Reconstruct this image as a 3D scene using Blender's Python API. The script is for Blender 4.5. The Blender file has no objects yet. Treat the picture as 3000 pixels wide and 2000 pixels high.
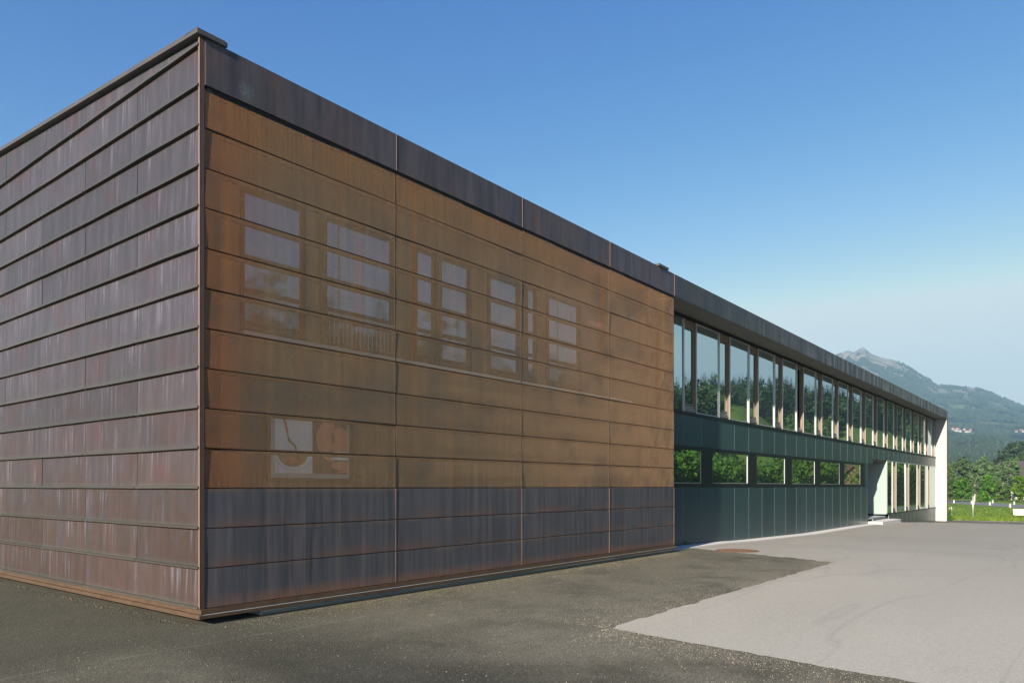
import bpy, math, random
import numpy as np
from mathutils import Vector, Matrix, noise as mnoise

random.seed(7)
rng = np.random.default_rng(11)
SC = bpy.context.scene
COL = SC.collection

# ------------------------------------------------------------------ camera
CX, CY, CZ = -5.29, -9.60, 1.90
F, HX, HY = 2162.7, 1500.0, 1423.0          # focal length and horizon, in photo pixels (3000 x 2000)
SA, CA = 0.6207, 0.7840                     # yaw: view direction is (CA, SA)
cam_d = bpy.data.cameras.new('camera')
cam_d.sensor_width = 36.0
cam_d.lens = F / 3000.0 * 36.0
cam_d.shift_x = 0.0
cam_d.shift_y = (HY - 1000.0) / 3000.0
cam_d.clip_start = 0.1
cam_d.clip_end = 12000.0
cam = bpy.data.objects.new('camera', cam_d)
COL.objects.link(cam)
cam.location = (CX, CY, CZ)
cam.rotation_euler = (math.radians(90), 0, -math.atan2(CA, SA))
SC.camera = cam

# ------------------------------------------------------------------ light
SUN_EL = math.radians(22.4)
SUN_AZ = math.radians(8.6)                  # off the -x axis towards -y
sdir = Vector((-math.cos(SUN_EL) * math.cos(SUN_AZ), -math.cos(SUN_EL) * math.sin(SUN_AZ), math.sin(SUN_EL)))
world = bpy.data.worlds.new('World')
SC.world = world
world.use_nodes = True
wn = world.node_tree
wn.nodes.clear()
sky = wn.nodes.new('ShaderNodeTexSky')
sky.sky_type = 'NISHITA'
sky.sun_disc = False
sky.sun_elevation = SUN_EL
sky.sun_rotation = math.atan2(sdir.x, sdir.y)
sky.altitude = 300.0
sky.air_density = 1.0
sky.dust_density = 0.0
sky.ozone_density = 1.0
bg = wn.nodes.new('ShaderNodeBackground')
bg.inputs['Strength'].default_value = 0.075
wo = wn.nodes.new('ShaderNodeOutputWorld')
# film response of the sky: deeper blue overhead, paler towards the horizon
sp = wn.nodes.new('ShaderNodeSeparateColor')
cb = wn.nodes.new('ShaderNodeCombineColor')
wn.links.new(sky.outputs[0], sp.inputs[0])
for i, (gain, gam) in enumerate(((2.60, 2.50), (1.05, 1.52), (0.85, 0.72))):
    a = wn.nodes.new('ShaderNodeMath'); a.operation = 'MULTIPLY'; a.inputs[1].default_value = 0.178
    m = wn.nodes.new('ShaderNodeMath'); m.operation = 'MINIMUM'; m.inputs[1].default_value = (0.61, 0.88, 1.02)[i]
    p = wn.nodes.new('ShaderNodeMath'); p.operation = 'POWER'; p.inputs[1].default_value = gam
    g = wn.nodes.new('ShaderNodeMath'); g.operation = 'MULTIPLY'; g.inputs[1].default_value = gain / 0.178
    wn.links.new(sp.outputs[i], a.inputs[0]); wn.links.new(a.outputs[0], m.inputs[0])
    wn.links.new(m.outputs[0], p.inputs[0]); wn.links.new(p.outputs[0], g.inputs[0])
    wn.links.new(g.outputs[0], cb.inputs[i])
wn.links.new(cb.outputs[0], bg.inputs[0])
wn.links.new(bg.outputs[0], wo.inputs[0])

sun_d = bpy.data.lights.new('sun', 'SUN')
sun_d.energy = 5.0
sun_d.angle = math.radians(0.5)
sun_d.color = (1.0, 0.89, 0.74)
sun = bpy.data.objects.new('sun', sun_d)
COL.objects.link(sun)
sun.rotation_euler = sdir.to_track_quat('Z', 'Y').to_euler()

SC.view_settings.view_transform = 'Standard'
SC.view_settings.look = 'None'
SC.view_settings.exposure = 1.25
SC.view_settings.gamma = 1.0
SC.render.engine = 'CYCLES'
SC.cycles.max_bounces = 8
SC.cycles.diffuse_bounces = 3
SC.cycles.glossy_bounces = 4
SC.cycles.transparent_max_bounces = 12
SC.cycles.volume_bounces = 0
SC.cycles.use_denoising = True
SC.cycles.sample_clamp_indirect = 6.0


# ------------------------------------------------------------------ helpers
def P(px, py, d):
    """photo direction (px, py) at depth d -> world point"""
    lat = (px - HX) / F * d
    return (CX + SA * lat + CA * d, CY - CA * lat + SA * d, CZ + (HY - py) / F * d)


def PM(px, py, d):
    """the same point seen through the mirror of the glazed front"""
    x, y, z = P(px, py, d)
    return (x, 1.6 - y, z)


def tag(o, label=None, cat=None, group=None, kind=None):
    if label: o['label'] = label
    if cat: o['category'] = cat
    if group: o['group'] = group
    if kind: o['kind'] = kind
    return o


def empty(name, loc=(0, 0, 0), rz=0.0):
    o = bpy.data.objects.new(name, None)
    COL.objects.link(o)
    o.location = loc
    o.rotation_euler = (0, 0, rz)
    o.empty_display_size = 0.3
    return o


class MB:
    def __init__(self):
        self.v, self.f, self.m = [], [], []

    def poly(self, pts, m=0):
        n = len(self.v)
        self.v.extend([tuple(p) for p in pts])
        self.f.append(tuple(range(n, n + len(pts))))
        self.m.append(m)

    def box(self, x0, x1, y0, y1, z0, z1, m=0):
        n = len(self.v)
        self.v += [(x0, y0, z0), (x1, y0, z0), (x1, y1, z0), (x0, y1, z0),
                   (x0, y0, z1), (x1, y0, z1), (x1, y1, z1), (x0, y1, z1)]
        for q in ((0, 3, 2, 1), (4, 5, 6, 7), (0, 1, 5, 4), (1, 2, 6, 5), (2, 3, 7, 6), (3, 0, 4, 7)):
            self.f.append(tuple(n + i for i in q))
            self.m.append(m)

    def hexa(self, p, m=0):
        """eight corners: bottom ring then top ring"""
        n = len(self.v)
        self.v += [tuple(q) for q in p]
        for q in ((0, 3, 2, 1), (4, 5, 6, 7), (0, 1, 5, 4), (1, 2, 6, 5), (2, 3, 7, 6), (3, 0, 4, 7)):
            self.f.append(tuple(n + i for i in q))
            self.m.append(m)

    def sweep(self, prof, a, b, axis, m=0):
        """closed 2-D profile extruded a..b; axis 'x' -> profile (y,z), axis 'y' -> profile (x,z)"""
        n = len(self.v)
        k = len(prof)
        for t in (a, b):
            for (p, q) in prof:
                self.v.append((t, p, q) if axis == 'x' else (p, t, q))
        for i in range(k):
            j = (i + 1) % k
            self.f.append((n + i, n + j, n + k + j, n + k + i)); self.m.append(m)
        self.f.append(tuple(n + i for i in range(k))[::-1]); self.m.append(m)
        self.f.append(tuple(n + k + i for i in range(k))); self.m.append(m)

    def tube(self, pts, rad, seg=8, m=0, cap=True):
        n0 = len(self.v)
        pts = [Vector(p) for p in pts]
        if not hasattr(rad, '__len__'): rad = [rad] * len(pts)
        for i, p in enumerate(pts):
            t = (pts[min(i + 1, len(pts) - 1)] - pts[max(i - 1, 0)]).normalized()
            a = t.orthogonal().normalized()
            b = t.cross(a)
            for s in range(seg):
                w = 2 * math.pi * s / seg
                self.v.append(tuple(p + (a * math.cos(w) + b * math.sin(w)) * rad[i]))
        for i in range(len(pts) - 1):
            for s in range(seg):
                s2 = (s + 1) % seg
                self.f.append((n0 + i * seg + s, n0 + i * seg + s2, n0 + (i + 1) * seg + s2, n0 + (i + 1) * seg + s))
                self.m.append(m)
        if cap:
            self.f.append(tuple(n0 + s for s in range(seg))[::-1]); self.m.append(m)
            self.f.append(tuple(n0 + (len(pts) - 1) * seg + s for s in range(seg))); self.m.append(m)

    def build(self, name, mats, parent=None, smooth=False, fix=True):
        me = bpy.data.meshes.new(name)
        me.from_pydata(self.v, [], self.f)
        if not isinstance(mats, (list, tuple)): mats = [mats]
        for m in mats: me.materials.append(m)
        me.polygons.foreach_set('material_index', self.m)
        if smooth: me.polygons.foreach_set('use_smooth', [True] * len(self.f))
        me.update()
        if fix:
            import bmesh
            bm = bmesh.new(); bm.from_mesh(me)
            bmesh.ops.recalc_face_normals(bm, faces=bm.faces)
            bm.to_mesh(me); bm.free()
        o = bpy.data.objects.new(name, me)
        COL.objects.link(o)
        if parent:
            o.parent = parent
            if parent.type == 'EMPTY':
                o.matrix_parent_inverse = Matrix.Identity(4)
        return o


# ------------------------------------------------------------------ materials
class NT:
    def __init__(self, name):
        self.mat = bpy.data.materials.new(name)
        self.mat.use_nodes = True
        self.t = self.mat.node_tree
        self.t.nodes.clear()
        self.out = self.t.nodes.new('ShaderNodeOutputMaterial')

    def n(self, typ, **kw):
        nd = self.t.nodes.new(typ)
        for k, v in kw.items(): setattr(nd, k, v)
        return nd

    def set(self, sock, val):
        if isinstance(val, bpy.types.NodeSocket): self.t.links.new(val, sock)
        elif isinstance(val, (tuple, list)) and len(val) == 3 and sock.type == 'RGBA': sock.default_value = (*val, 1)
        else: sock.default_value = val

    def coord(self, kind='Object'):
        return self.n('ShaderNodeTexCoord').outputs[kind]

    def geo(self):
        return self.n('ShaderNodeNewGeometry').outputs['Position']

    def mapped(self, vec, scale=(1, 1, 1), loc=(0, 0, 0)):
        m = self.n('ShaderNodeMapping')
        self.set(m.inputs['Vector'], vec); self.set(m.inputs['Scale'], scale); self.set(m.inputs['Location'], loc)
        return m.outputs[0]

    def noise(self, vec, scale=5, detail=4, rough=0.55, dist=0.0):
        x = self.n('ShaderNodeTexNoise')
        self.set(x.inputs['Vector'], vec); self.set(x.inputs['Scale'], scale)
        self.set(x.inputs['Detail'], detail); self.set(x.inputs['Roughness'], rough); self.set(x.inputs['Distortion'], dist)
        return x.outputs['Fac']

    def voro(self, vec, scale, out='Distance', rnd=1.0):
        x = self.n('ShaderNodeTexVoronoi')
        self.set(x.inputs['Vector'], vec); self.set(x.inputs['Scale'], scale); self.set(x.inputs['Randomness'], rnd)
        return x.outputs[out]

    def math(self, op, a, b=0.0, c=0.0, clamp=False):
        x = self.n('ShaderNodeMath', operation=op)
        x.use_clamp = clamp
        self.set(x.inputs[0], a); self.set(x.inputs[1], b); self.set(x.inputs[2], c)
        return x.outputs[0]

    def rmap(self, v, a, b, c=0.0, d=1.0):
        x = self.n('ShaderNodeMapRange')
        x.clamp = True
        self.set(x.inputs['Value'], v)
        for i, q in zip(('From Min', 'From Max', 'To Min', 'To Max'), (a, b, c, d)): self.set(x.inputs[i], q)
        return x.outputs[0]

    def ramp(self, fac, stops):
        x = self.n('ShaderNodeValToRGB')
        el = x.color_ramp.elements
        while len(el) < len(stops): el.new(0.5)
        for e, (p, c) in zip(el, stops):
            e.position = p
            e.color = (*c, 1) if len(c) == 3 else c
        self.set(x.inputs[0], fac)
        return x.outputs[0]

    def mix(self, fac, a, b, mode='MIX'):
        x = self.n('ShaderNodeMix', data_type='RGBA', blend_type=mode)
        self.set(x.inputs['Factor'], fac); self.set(x.inputs[6], a); self.set(x.inputs[7], b)
        return x.outputs[2]

    def sep(self, vec):
        x = self.n('ShaderNodeSeparateXYZ'); self.set(x.inputs[0], vec)
        return x.outputs

    def comb(self, a, b, c):
        x = self.n('ShaderNodeCombineXYZ')
        for i, q in enumerate((a, b, c)): self.set(x.inputs[i], q)
        return x.outputs[0]

    def rand(self):
        return self.n('ShaderNodeObjectInfo').outputs['Random']

    def bump(self, h, strength=0.3, dist=0.01):
        x = self.n('ShaderNodeBump')
        self.set(x.inputs['Strength'], strength); self.set(x.inputs['Distance'], dist); self.set(x.inputs['Height'], h)
        return x.outputs[0]

    def bsdf(self, color, rough=0.6, metal=0.0, spec=0.5, normal=None):
        x = self.n('ShaderNodeBsdfPrincipled')
        self.set(x.inputs['Base Color'], color); self.set(x.inputs['Roughness'], rough)
        self.set(x.inputs['Metallic'], metal); self.set(x.inputs['Specular IOR Level'], spec)
        if normal is not None: self.set(x.inputs['Normal'], normal)
        return x.outputs[0]

    def done(self, sh):
        self.t.links.new(sh, self.out.inputs['Surface'])
        return self.mat


def simple(name, col, rough=0.6, metal=0.0, var=0.15, scale=3.0, bump=0.0, spec=0.5):
    t = NT(name)
    v = t.geo()
    f = t.noise(v, scale, 5)
    c = t.mix(f, tuple(x * (1 - var) for x in col), tuple(min(1, x * (1 + var)) for x in col))
    nrm = t.bump(t.noise(v, scale * 8, 4), bump, 0.01) if bump else None
    return t.done(t.bsdf(c, rough, metal, spec, nrm))


def m_cladding():
    t = NT('weathered_copper_cladding')
    v = t.geo()
    r = t.rand()
    off = t.comb(0, t.math('MULTIPLY', r, 37.0), t.math('MULTIPLY', r, 11.0))
    vv = t.n('ShaderNodeVectorMath', operation='ADD')
    t.set(vv.inputs[0], v); t.set(vv.inputs[1], off)
    vo = vv.outputs[0]
    s1 = t.noise(t.mapped(vo, (5, 5, 0.75)), 1.0, 5, 0.55)
    s2 = t.noise(t.mapped(vo, (30, 30, 0.9)), 1.0, 4, 0.6)
    blot = t.noise(vo, 0.9, 5, 0.6)
    z = t.sep(v)[2]
    fr = t.math('FRACT', t.math('DIVIDE', t.math('SUBTRACT', z, 1.867 - 5.5), 0.55))
    low = t.rmap(z, 0.3, 4.6, 1.25, 0.0)
    base = t.ramp(s1, [(0.28, (0.082, 0.080, 0.096)), (0.5, (0.108, 0.095, 0.120)), (0.72, (0.142, 0.120, 0.155))])
    red = t.ramp(s1, [(0.28, (0.078, 0.064, 0.053)), (0.5, (0.112, 0.070, 0.058)), (0.72, (0.134, 0.086, 0.078))])
    c = t.mix(t.math('MULTIPLY', low, t.rmap(blot, 0.22, 0.52), clamp=True), base, red)
    c = t.mix(t.rmap(blot, 0.54, 0.68, 0.0, 0.5), c, (0.150, 0.070, 0.074))
    c = t.mix(t.rmap(t.noise(vo, 1.7, 5, 0.65), 0.56, 0.70, 0.0, 0.5), c, (0.085, 0.100, 0.088))
    pale = t.math('MULTIPLY', t.rmap(t.noise(t.mapped(vo, (13, 13, 0.5)), 1.0, 5, 0.7), 0.52, 0.66), t.rmap(t.noise(vo, 1.1, 3), 0.42, 0.56))
    c = t.mix(t.math('MULTIPLY', t.math('MULTIPLY', pale, t.rmap(fr, 0.12, 0.8, 0.35, 1.0)), 0.6), c, (0.37, 0.33, 0.44))
    spots = t.rmap(t.noise(vo, 7.0, 6, 0.7), 0.74, 0.82, 0, 0.5)
    c = t.mix(spots, c, (0.30, 0.36, 0.33))
    # greenish run-off along the lower edge of every course
    edge = t.rmap(t.math('ADD', fr, t.math('MULTIPLY', s2, 0.12)), 0.10, 0.24, 0.6, 0.0)
    c = t.mix(edge, c, (0.13, 0.14, 0.12))
    top = t.rmap(fr, 0.93, 0.985, 0.0, 0.55)
    c = t.mix(top, c, (0.20, 0.10, 0.055))
    val = t.rmap(r, 0, 1, 0.36, 0.52)
    c = t.mix(1.0, c, t.comb(val, val, val), 'MULTIPLY')
    nrm = t.bump(t.noise(t.mapped(vo, (1, 1.3, 2.0)), 1.6, 2), 0.25, 0.03)
    return t.done(t.bsdf(c, 0.55, 0.15, 0.4, nrm))


def m_base():
    t = NT('dark_copper_base')
    v = t.geo()
    r = t.rand()
    s = t.noise(t.mapped(v, (8, 8, 0.45)), 1.0, 5, 0.55)
    s2 = t.noise(t.mapped(v, (26, 26, 0.5), (3, 1, 0)), 1.0, 4, 0.6)
    b = t.noise(v, 0.8, 4)
    z = t.sep(v)[2]
    fr = t.math('FRACT', t.math('DIVIDE', t.math('SUBTRACT', z, 1.867 - 5.5), 0.55))
    c = t.ramp(s, [(0.3, (0.050, 0.056, 0.064)), (0.5, (0.080, 0.080, 0.092)), (0.7, (0.118, 0.106, 0.108))])
    rust = t.math('MULTIPLY', t.rmap(t.math('ADD', fr, t.math('MULTIPLY', s2, -0.55)), -0.30, 0.10, 1.0, 0.0), t.rmap(b, 0.40, 0.58))
    c = t.mix(t.math('MULTIPLY', rust, 0.55), c, (0.185, 0.092, 0.055))
    top = t.math('MULTIPLY', t.rmap(t.math('ADD', fr, t.math('MULTIPLY', s2, 0.25)), 1.0, 1.10), t.rmap(b, 0.52, 0.44))
    c = t.mix(t.math('MULTIPLY', top, 0.5), c, (0.21, 0.125, 0.085))
    run = t.math('MULTIPLY', t.rmap(s2, 0.52, 0.64), t.rmap(t.noise(t.mapped(v, (0.9, 0.9, 0.2)), 1, 3), 0.48, 0.6))
    c = t.mix(t.math('MULTIPLY', run, 0.75), c, (0.030, 0.034, 0.036))
    lb = t.rmap(z, 0.22, 0.42, 0.5, 0.0)
    c = t.mix(t.math('MULTIPLY', lb, t.rmap(s2, 0.35, 0.6)), c, (0.30, 0.13, 0.06))
    return t.done(t.bsdf(c, 0.48, 0.2, 0.4, t.bump(t.noise(v, 1.5, 2), 0.2, 0.02)))


def m_fascia():
    t = NT('dark_copper_fascia')
    v = t.geo()
    s = t.noise(t.mapped(v, (7, 7, 0.6)), 1.0, 5, 0.6)
    b = t.noise(t.mapped(v, (1, 1, 0.5)), 1.1, 4)
    c = t.ramp(s, [(0.3, (0.050, 0.043, 0.045)), (0.55, (0.082, 0.070, 0.074)), (0.75, (0.115, 0.095, 0.096))])
    c = t.mix(t.rmap(b, 0.46, 0.66, 0, 0.55), c, (0.130, 0.078, 0.055))
    st = t.math('MULTIPLY', t.rmap(t.noise(t.mapped(v, (3.5, 1, 0.25), (4, 0, 0)), 1.0, 3), 0.62, 0.74), 0.45)
    c = t.mix(st, c, (0.20, 0.09, 0.05))
    # one bird splash of verdigris near the corner
    p = t.n('ShaderNodeVectorMath', operation='DISTANCE')
    t.set(p.inputs[0], v); t.set(p.inputs[1], (0.66, -0.03, 7.55))
    sp = t.math('MULTIPLY', t.rmap(p.outputs['Value'], 0.03, 0.17, 1, 0), t.rmap(t.noise(v, 55, 5, 0.7), 0.46, 0.60))
    c = t.mix(t.math('MULTIPLY', sp, 0.6), c, (0.16, 0.27, 0.23))
    return t.done(t.bsdf(c, 0.5, 0.2, 0.4, t.bump(t.noise(v, 1.3, 2), 0.2, 0.02)))


def m_mesh():
    t = NT('perforated_copper_sheet')
    v = t.geo()
    X, Y, Z = t.sep(v)
    r = t.rand()
    s = t.noise(t.mapped(v, (8, 8, 0.35)), 1.0, 5, 0.6)
    s2 = t.noise(t.mapped(v, (22, 22, 0.6)), 1.0, 4)
    b = t.noise(v, 0.8, 4, 0.6)
    c = t.ramp(s, [(0.25, (0.29, 0.195, 0.102)), (0.5, (0.40, 0.262, 0.140)), (0.75, (0.50, 0.322, 0.172))])
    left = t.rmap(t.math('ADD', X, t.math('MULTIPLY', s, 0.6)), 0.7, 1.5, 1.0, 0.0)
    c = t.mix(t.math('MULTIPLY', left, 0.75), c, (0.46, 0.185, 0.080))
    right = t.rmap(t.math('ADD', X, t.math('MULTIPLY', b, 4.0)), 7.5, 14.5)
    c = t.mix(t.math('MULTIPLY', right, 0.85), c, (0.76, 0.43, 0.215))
    c = t.mix(t.math('MULTIPLY', t.rmap(b, 0.48, 0.64), 0.6), c, (0.22, 0.185, 0.135))
    st = t.math('MULTIPLY', t.rmap(t.noise(t.mapped(v, (4.2, 1, 0.12), (1.7, 0, 0)), 1.0, 2), 0.60, 0.70), t.rmap(Z, 3.5, 7.0, 0.15, 0.95))
    c = t.mix(st, c, (0.66, 0.25, 0.06))
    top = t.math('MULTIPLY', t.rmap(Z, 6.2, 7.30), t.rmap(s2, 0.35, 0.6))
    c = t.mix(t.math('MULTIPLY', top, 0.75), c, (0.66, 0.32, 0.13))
    st2 = t.math('MULTIPLY', t.rmap(t.math('ABSOLUTE', t.math('SUBTRACT', X, 13.72)), 0.0, 0.12, 1, 0), t.rmap(Z, 2.5, 7.0, 0.3, 1.0))
    c = t.mix(st2, c, (0.85, 0.46, 0.12))
    grain = t.rmap(t.noise(t.mapped(v, (26, 1, 46)), 1.0, 4, 0.8), 0.30, 0.70, 0.62, 1.38)
    c = t.mix(1.0, c, t.comb(grain, grain, grain), 'MULTIPLY')
    fr = t.math('FRACT', t.math('DIVIDE', t.math('SUBTRACT', Z, 1.867 - 5.5), 0.55))
    lip = t.math('MULTIPLY', t.rmap(t.math('ADD', fr, t.math('MULTIPLY', s2, 0.2)), 0.98, 1.09), 0.22)
    c = t.mix(lip, c, (0.75, 0.37, 0.14))
    dirt = t.math('MULTIPLY', t.rmap(t.math('ADD', t.math('MULTIPLY', Z, 1.0), t.math('MULTIPLY', s2, -0.8)), 1.30, 1.75, 0.5, 0.0), t.rmap(s2, 0.5, 0.6))
    c = t.mix(dirt, c, (0.10, 0.09, 0.07))
    rub = t.math('MULTIPLY', t.rmap(t.math('ABSOLUTE', t.math('SUBTRACT', X, 10.2)), 0.25, 0.60, 1, 0), t.rmap(t.math('ABSOLUTE', t.math('ADD', t.math('SUBTRACT', Z, 5.80), t.math('MULTIPLY', s2, -0.10))), 0.03, 0.09, 1, 0))
    rub2 = t.math('MULTIPLY', t.rmap(t.math('ABSOLUTE', t.math('SUBTRACT', X, 10.4)), 0.2, 0.9, 1, 0), t.rmap(t.math('ABSOLUTE', t.math('ADD', t.math('SUBTRACT', Z, 7.05), t.math('MULTIPLY', s2, -0.2))), 0.05, 0.16, 1, 0))
    c = t.mix(t.math('MULTIPLY', t.math('ADD', rub, t.math('MULTIPLY', rub2, 0.45)), t.rmap(s2, 0.35, 0.60), clamp=True), c, (0.95, 0.50, 0.30))
    val = t.rmap(r, 0, 1, 1.02, 1.14)
    c = t.mix(1.0, c, t.comb(val, val, val), 'MULTIPLY')
    # round holes on a staggered grid, 12 mm apart
    p = 0.0090
    bz = t.math('DIVIDE', Z, p * 0.866)
    row = t.math('FLOOR', bz)
    o2 = t.math('MULTIPLY', t.math('MODULO', row, 2.0), 0.5)
    fx = t.math('SUBTRACT', t.math('FRACT', t.math('ADD', t.math('ADD', t.math('DIVIDE', X, p), 100.0), o2)), 0.5)
    fz = t.math('MULTIPLY', t.math('SUBTRACT', t.math('FRACT', bz), 0.5), 0.866)
    d2 = t.math('ADD', t.math('MULTIPLY', fx, fx), t.math('MULTIPLY', fz, fz))
    # a ray must leave through the same hole on the far side of the thin sheet
    ix, iy, iz = t.sep(t.n('ShaderNodeNewGeometry').outputs['Incoming'])
    ay = t.math('MAXIMUM', t.math('ABSOLUTE', iy), 0.02)
    gx = t.math('SUBTRACT', fx, t.math('MULTIPLY', t.math('DIVIDE', ix, ay), 0.04))
    gz_ = t.math('SUBTRACT', fz, t.math('MULTIPLY', t.math('DIVIDE', iz, ay), 0.04))
    d3 = t.math('ADD', t.math('MULTIPLY', gx, gx), t.math('MULTIPLY', gz_, gz_))
    hole = t.math('LESS_THAN', t.math('MAXIMUM', d2, d3), 0.43 ** 2)
    sh = t.bsdf(c, 0.5, 0.1, 0.4, t.bump(t.noise(t.mapped(v, (0.8, 1, 2.2)), 1.4, 2), 0.25, 0.04))
    tr = t.n('ShaderNodeBsdfTransparent')
    mx = t.n('ShaderNodeMixShader')
    t.set(mx.inputs[0], hole); t.set(mx.inputs[1], sh); t.set(mx.inputs[2], tr.outputs[0])
    return t.done(mx.outputs[0])


def m_glass(name='window_glass', fac=0.56, tint=(0.82, 0.95, 0.95), rough=0.0):
    t = NT(name)
    v = t.geo()
    g = t.n('ShaderNodeBsdfGlossy')
    t.set(g.inputs['Color'], tint); t.set(g.inputs['Roughness'], rough)
    n = t.bump(t.noise(t.mapped(v, (0.7, 0.7, 1.6)), 0.8, 2), 0.06, 0.012)
    t.set(g.inputs['Normal'], n)
    d = t.bsdf((0.008, 0.014, 0.013), 0.4)
    mx = t.n('ShaderNodeMixShader')
    t.set(mx.inputs[0], fac); t.set(mx.inputs[1], d); t.set(mx.inputs[2], g.outputs[0])
    return t.done(mx.outputs[0])


def m_greenpanel():
    t = NT('blue_green_panel')
    v = t.geo()
    r = t.rand()
    c = t.mix(t.noise(t.mapped(v, (3, 3, 0.4)), 1.0, 4), (0.026, 0.058, 0.063), (0.041, 0.078, 0.083))
    val = t.rmap(r, 0, 1, 0.88, 1.12)
    c = t.mix(1.0, c, t.comb(val, val, val), 'MULTIPLY')
    c = t.mix(t.rmap(t.noise(v, 9, 5, 0.7), 0.70, 0.8, 0, 0.3), c, (0.25, 0.32, 0.31))
    return t.done(t.bsdf(c, 0.30, 0.0, 0.16, t.bump(t.noise(v, 60, 3), 0.05, 0.002)))


def m_wingfascia():
    t = NT('bronze_grey_fascia')
    v = t.geo()
    X = t.sep(v)[0]
    s = t.noise(t.mapped(v, (2.2, 1, 0.25)), 1.0, 4, 0.6)
    k = t.rmap(X, 16, 50)
    c = t.mix(s, (0.032, 0.036, 0.036), (0.056, 0.060, 0.057))
    c = t.mix(t.math('MULTIPLY', t.rmap(s, 0.48, 0.60), k), c, (0.30, 0.33, 0.33))
    c = t.mix(t.rmap(t.noise(v, 0.7, 3), 0.5, 0.7, 0, 0.4), c, (0.12, 0.10, 0.075))
    return t.done(t.bsdf(c, 0.5, 0.2, 0.4))


def m_concrete(name, a, b, lines=False, scale=2.0):
    t = NT(name)
    v = t.geo()
    f = t.noise(v, scale, 6, 0.6)
    c = t.mix(f, a, b)
    if lines:
        z = t.sep(v)[2]
        q = t.math('FRACT', t.math('DIVIDE', z, 1.25))
        c = t.mix(t.rmap(t.math('ABSOLUTE', t.math('SUBTRACT', q, 0.5)), 0.0, 0.012, 0.45, 0.0), c, tuple(x * 0.6 for x in a))
    return t.done(t.bsdf(c, 0.8, 0, 0.3, t.bump(t.noise(v, 30, 5), 0.2, 0.004)))


def m_asphalt_dark():
    t = NT('dark_asphalt')
    v = t.geo()
    X, Y, Z = t.sep(v)
    big = t.noise(v, 0.55, 6, 0.65)
    med = t.noise(v, 1.6, 6, 0.65)
    c = t.mix(t.rmap(big, 0.30, 0.56), (0.080, 0.076, 0.058), (0.172, 0.160, 0.124))
    c = t.mix(t.rmap(med, 0.52, 0.72, 0, 0.7), c, (0.195, 0.180, 0.148))
    # newer dark band against the left wall and round the corner
    n0 = t.math('MULTIPLY', med, 0.7)
    band = t.math('MULTIPLY', t.rmap(t.math('ADD', X, n0), -1.3, -0.5), t.rmap(X, 1.6, 0.2))
    band2 = t.math('MULTIPLY', t.rmap(t.math('ADD', Y, n0), -0.8, -0.1), t.rmap(X, 4.0, 1.0))
    left = t.rmap(X, 1.5, -3.5)
    dk = t.math('MAXIMUM', t.math('MAXIMUM', band, band2), t.math('MULTIPLY', left, 0.35))
    c = t.mix(t.math('MULTIPLY', dk, 0.62), c, (0.018, 0.020, 0.018))
    # moss and pollen along the base of the screen
    moss = t.math('MULTIPLY', t.rmap(Y, -0.85, -0.15), t.math('MULTIPLY', t.rmap(t.noise(v, 1.3, 5), 0.44, 0.60), t.rmap(X, 0.8, 2.5)))
    c = t.mix(t.math('MULTIPLY', moss, 0.55), c, (0.20, 0.155, 0.045))
    ol = t.math('MULTIPLY', t.rmap(Y, -3.8, -0.3), 0.5)
    c = t.mix(ol, c, (0.105, 0.100, 0.068))
    # aggregate
    vd = t.n('ShaderNodeTexVoronoi')
    t.set(vd.inputs['Vector'], v); t.set(vd.inputs['Scale'], 105.0)
    cs = t.sep(vd.outputs['Color'])
    pick = t.math('MULTIPLY', t.rmap(cs[0], 0.80, 0.92), t.rmap(vd.outputs['Distance'], 0.30, 0.42, 1, 0))
    sc = t.mix(cs[1], (0.24, 0.215, 0.16), (0.56, 0.50, 0.40))
    c = t.mix(t.math('MULTIPLY', pick, t.rmap(med, 0.3, 0.65, 0.35, 1.0)), c, sc)
    c = t.mix(t.rmap(cs[2], 0.6, 0.9, 0, 0.6), c, (0.026, 0.026, 0.021))
    gr = t.rmap(t.noise(v, 34.0, 5, 0.85), 0.32, 0.68, 0.55, 1.50)
    c = t.mix(1.0, c, t.comb(gr, gr, gr), 'MULTIPLY')
    # hairline resurfacing seams
    w = t.math('ABSOLUTE', t.math('SUBTRACT', t.math('ADD', t.math('ADD', Y, t.math('MULTIPLY', X, 0.02)), t.math('MULTIPLY', t.noise(v, 1.1, 4), 0.5)), -0.95))
    c = t.mix(t.math('MULTIPLY', t.rmap(w, 0.012, 0.04, 0.28, 0), t.rmap(med, 0.40, 0.55)), c, (0.24, 0.24, 0.22))
    h = t.math('ADD', t.noise(v, 90, 4, 0.7), t.math('MULTIPLY', vd.outputs['Distance'], 0.6))
    scuff = t.math('MULTIPLY', t.rmap(t.noise(t.mapped(v, (1.2, 5.5, 1), (2, 0, 0)), 1.0, 6, 0.75), 0.62, 0.70), t.rmap(t.noise(v, 0.5, 3), 0.48, 0.62))
    c = t.mix(t.math('MULTIPLY', scuff, 0.55), c, (0.33, 0.31, 0.27))
    return t.done(t.bsdf(c, 0.9, 0, 0.12, t.bump(h, 0.8, 0.014)))


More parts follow.
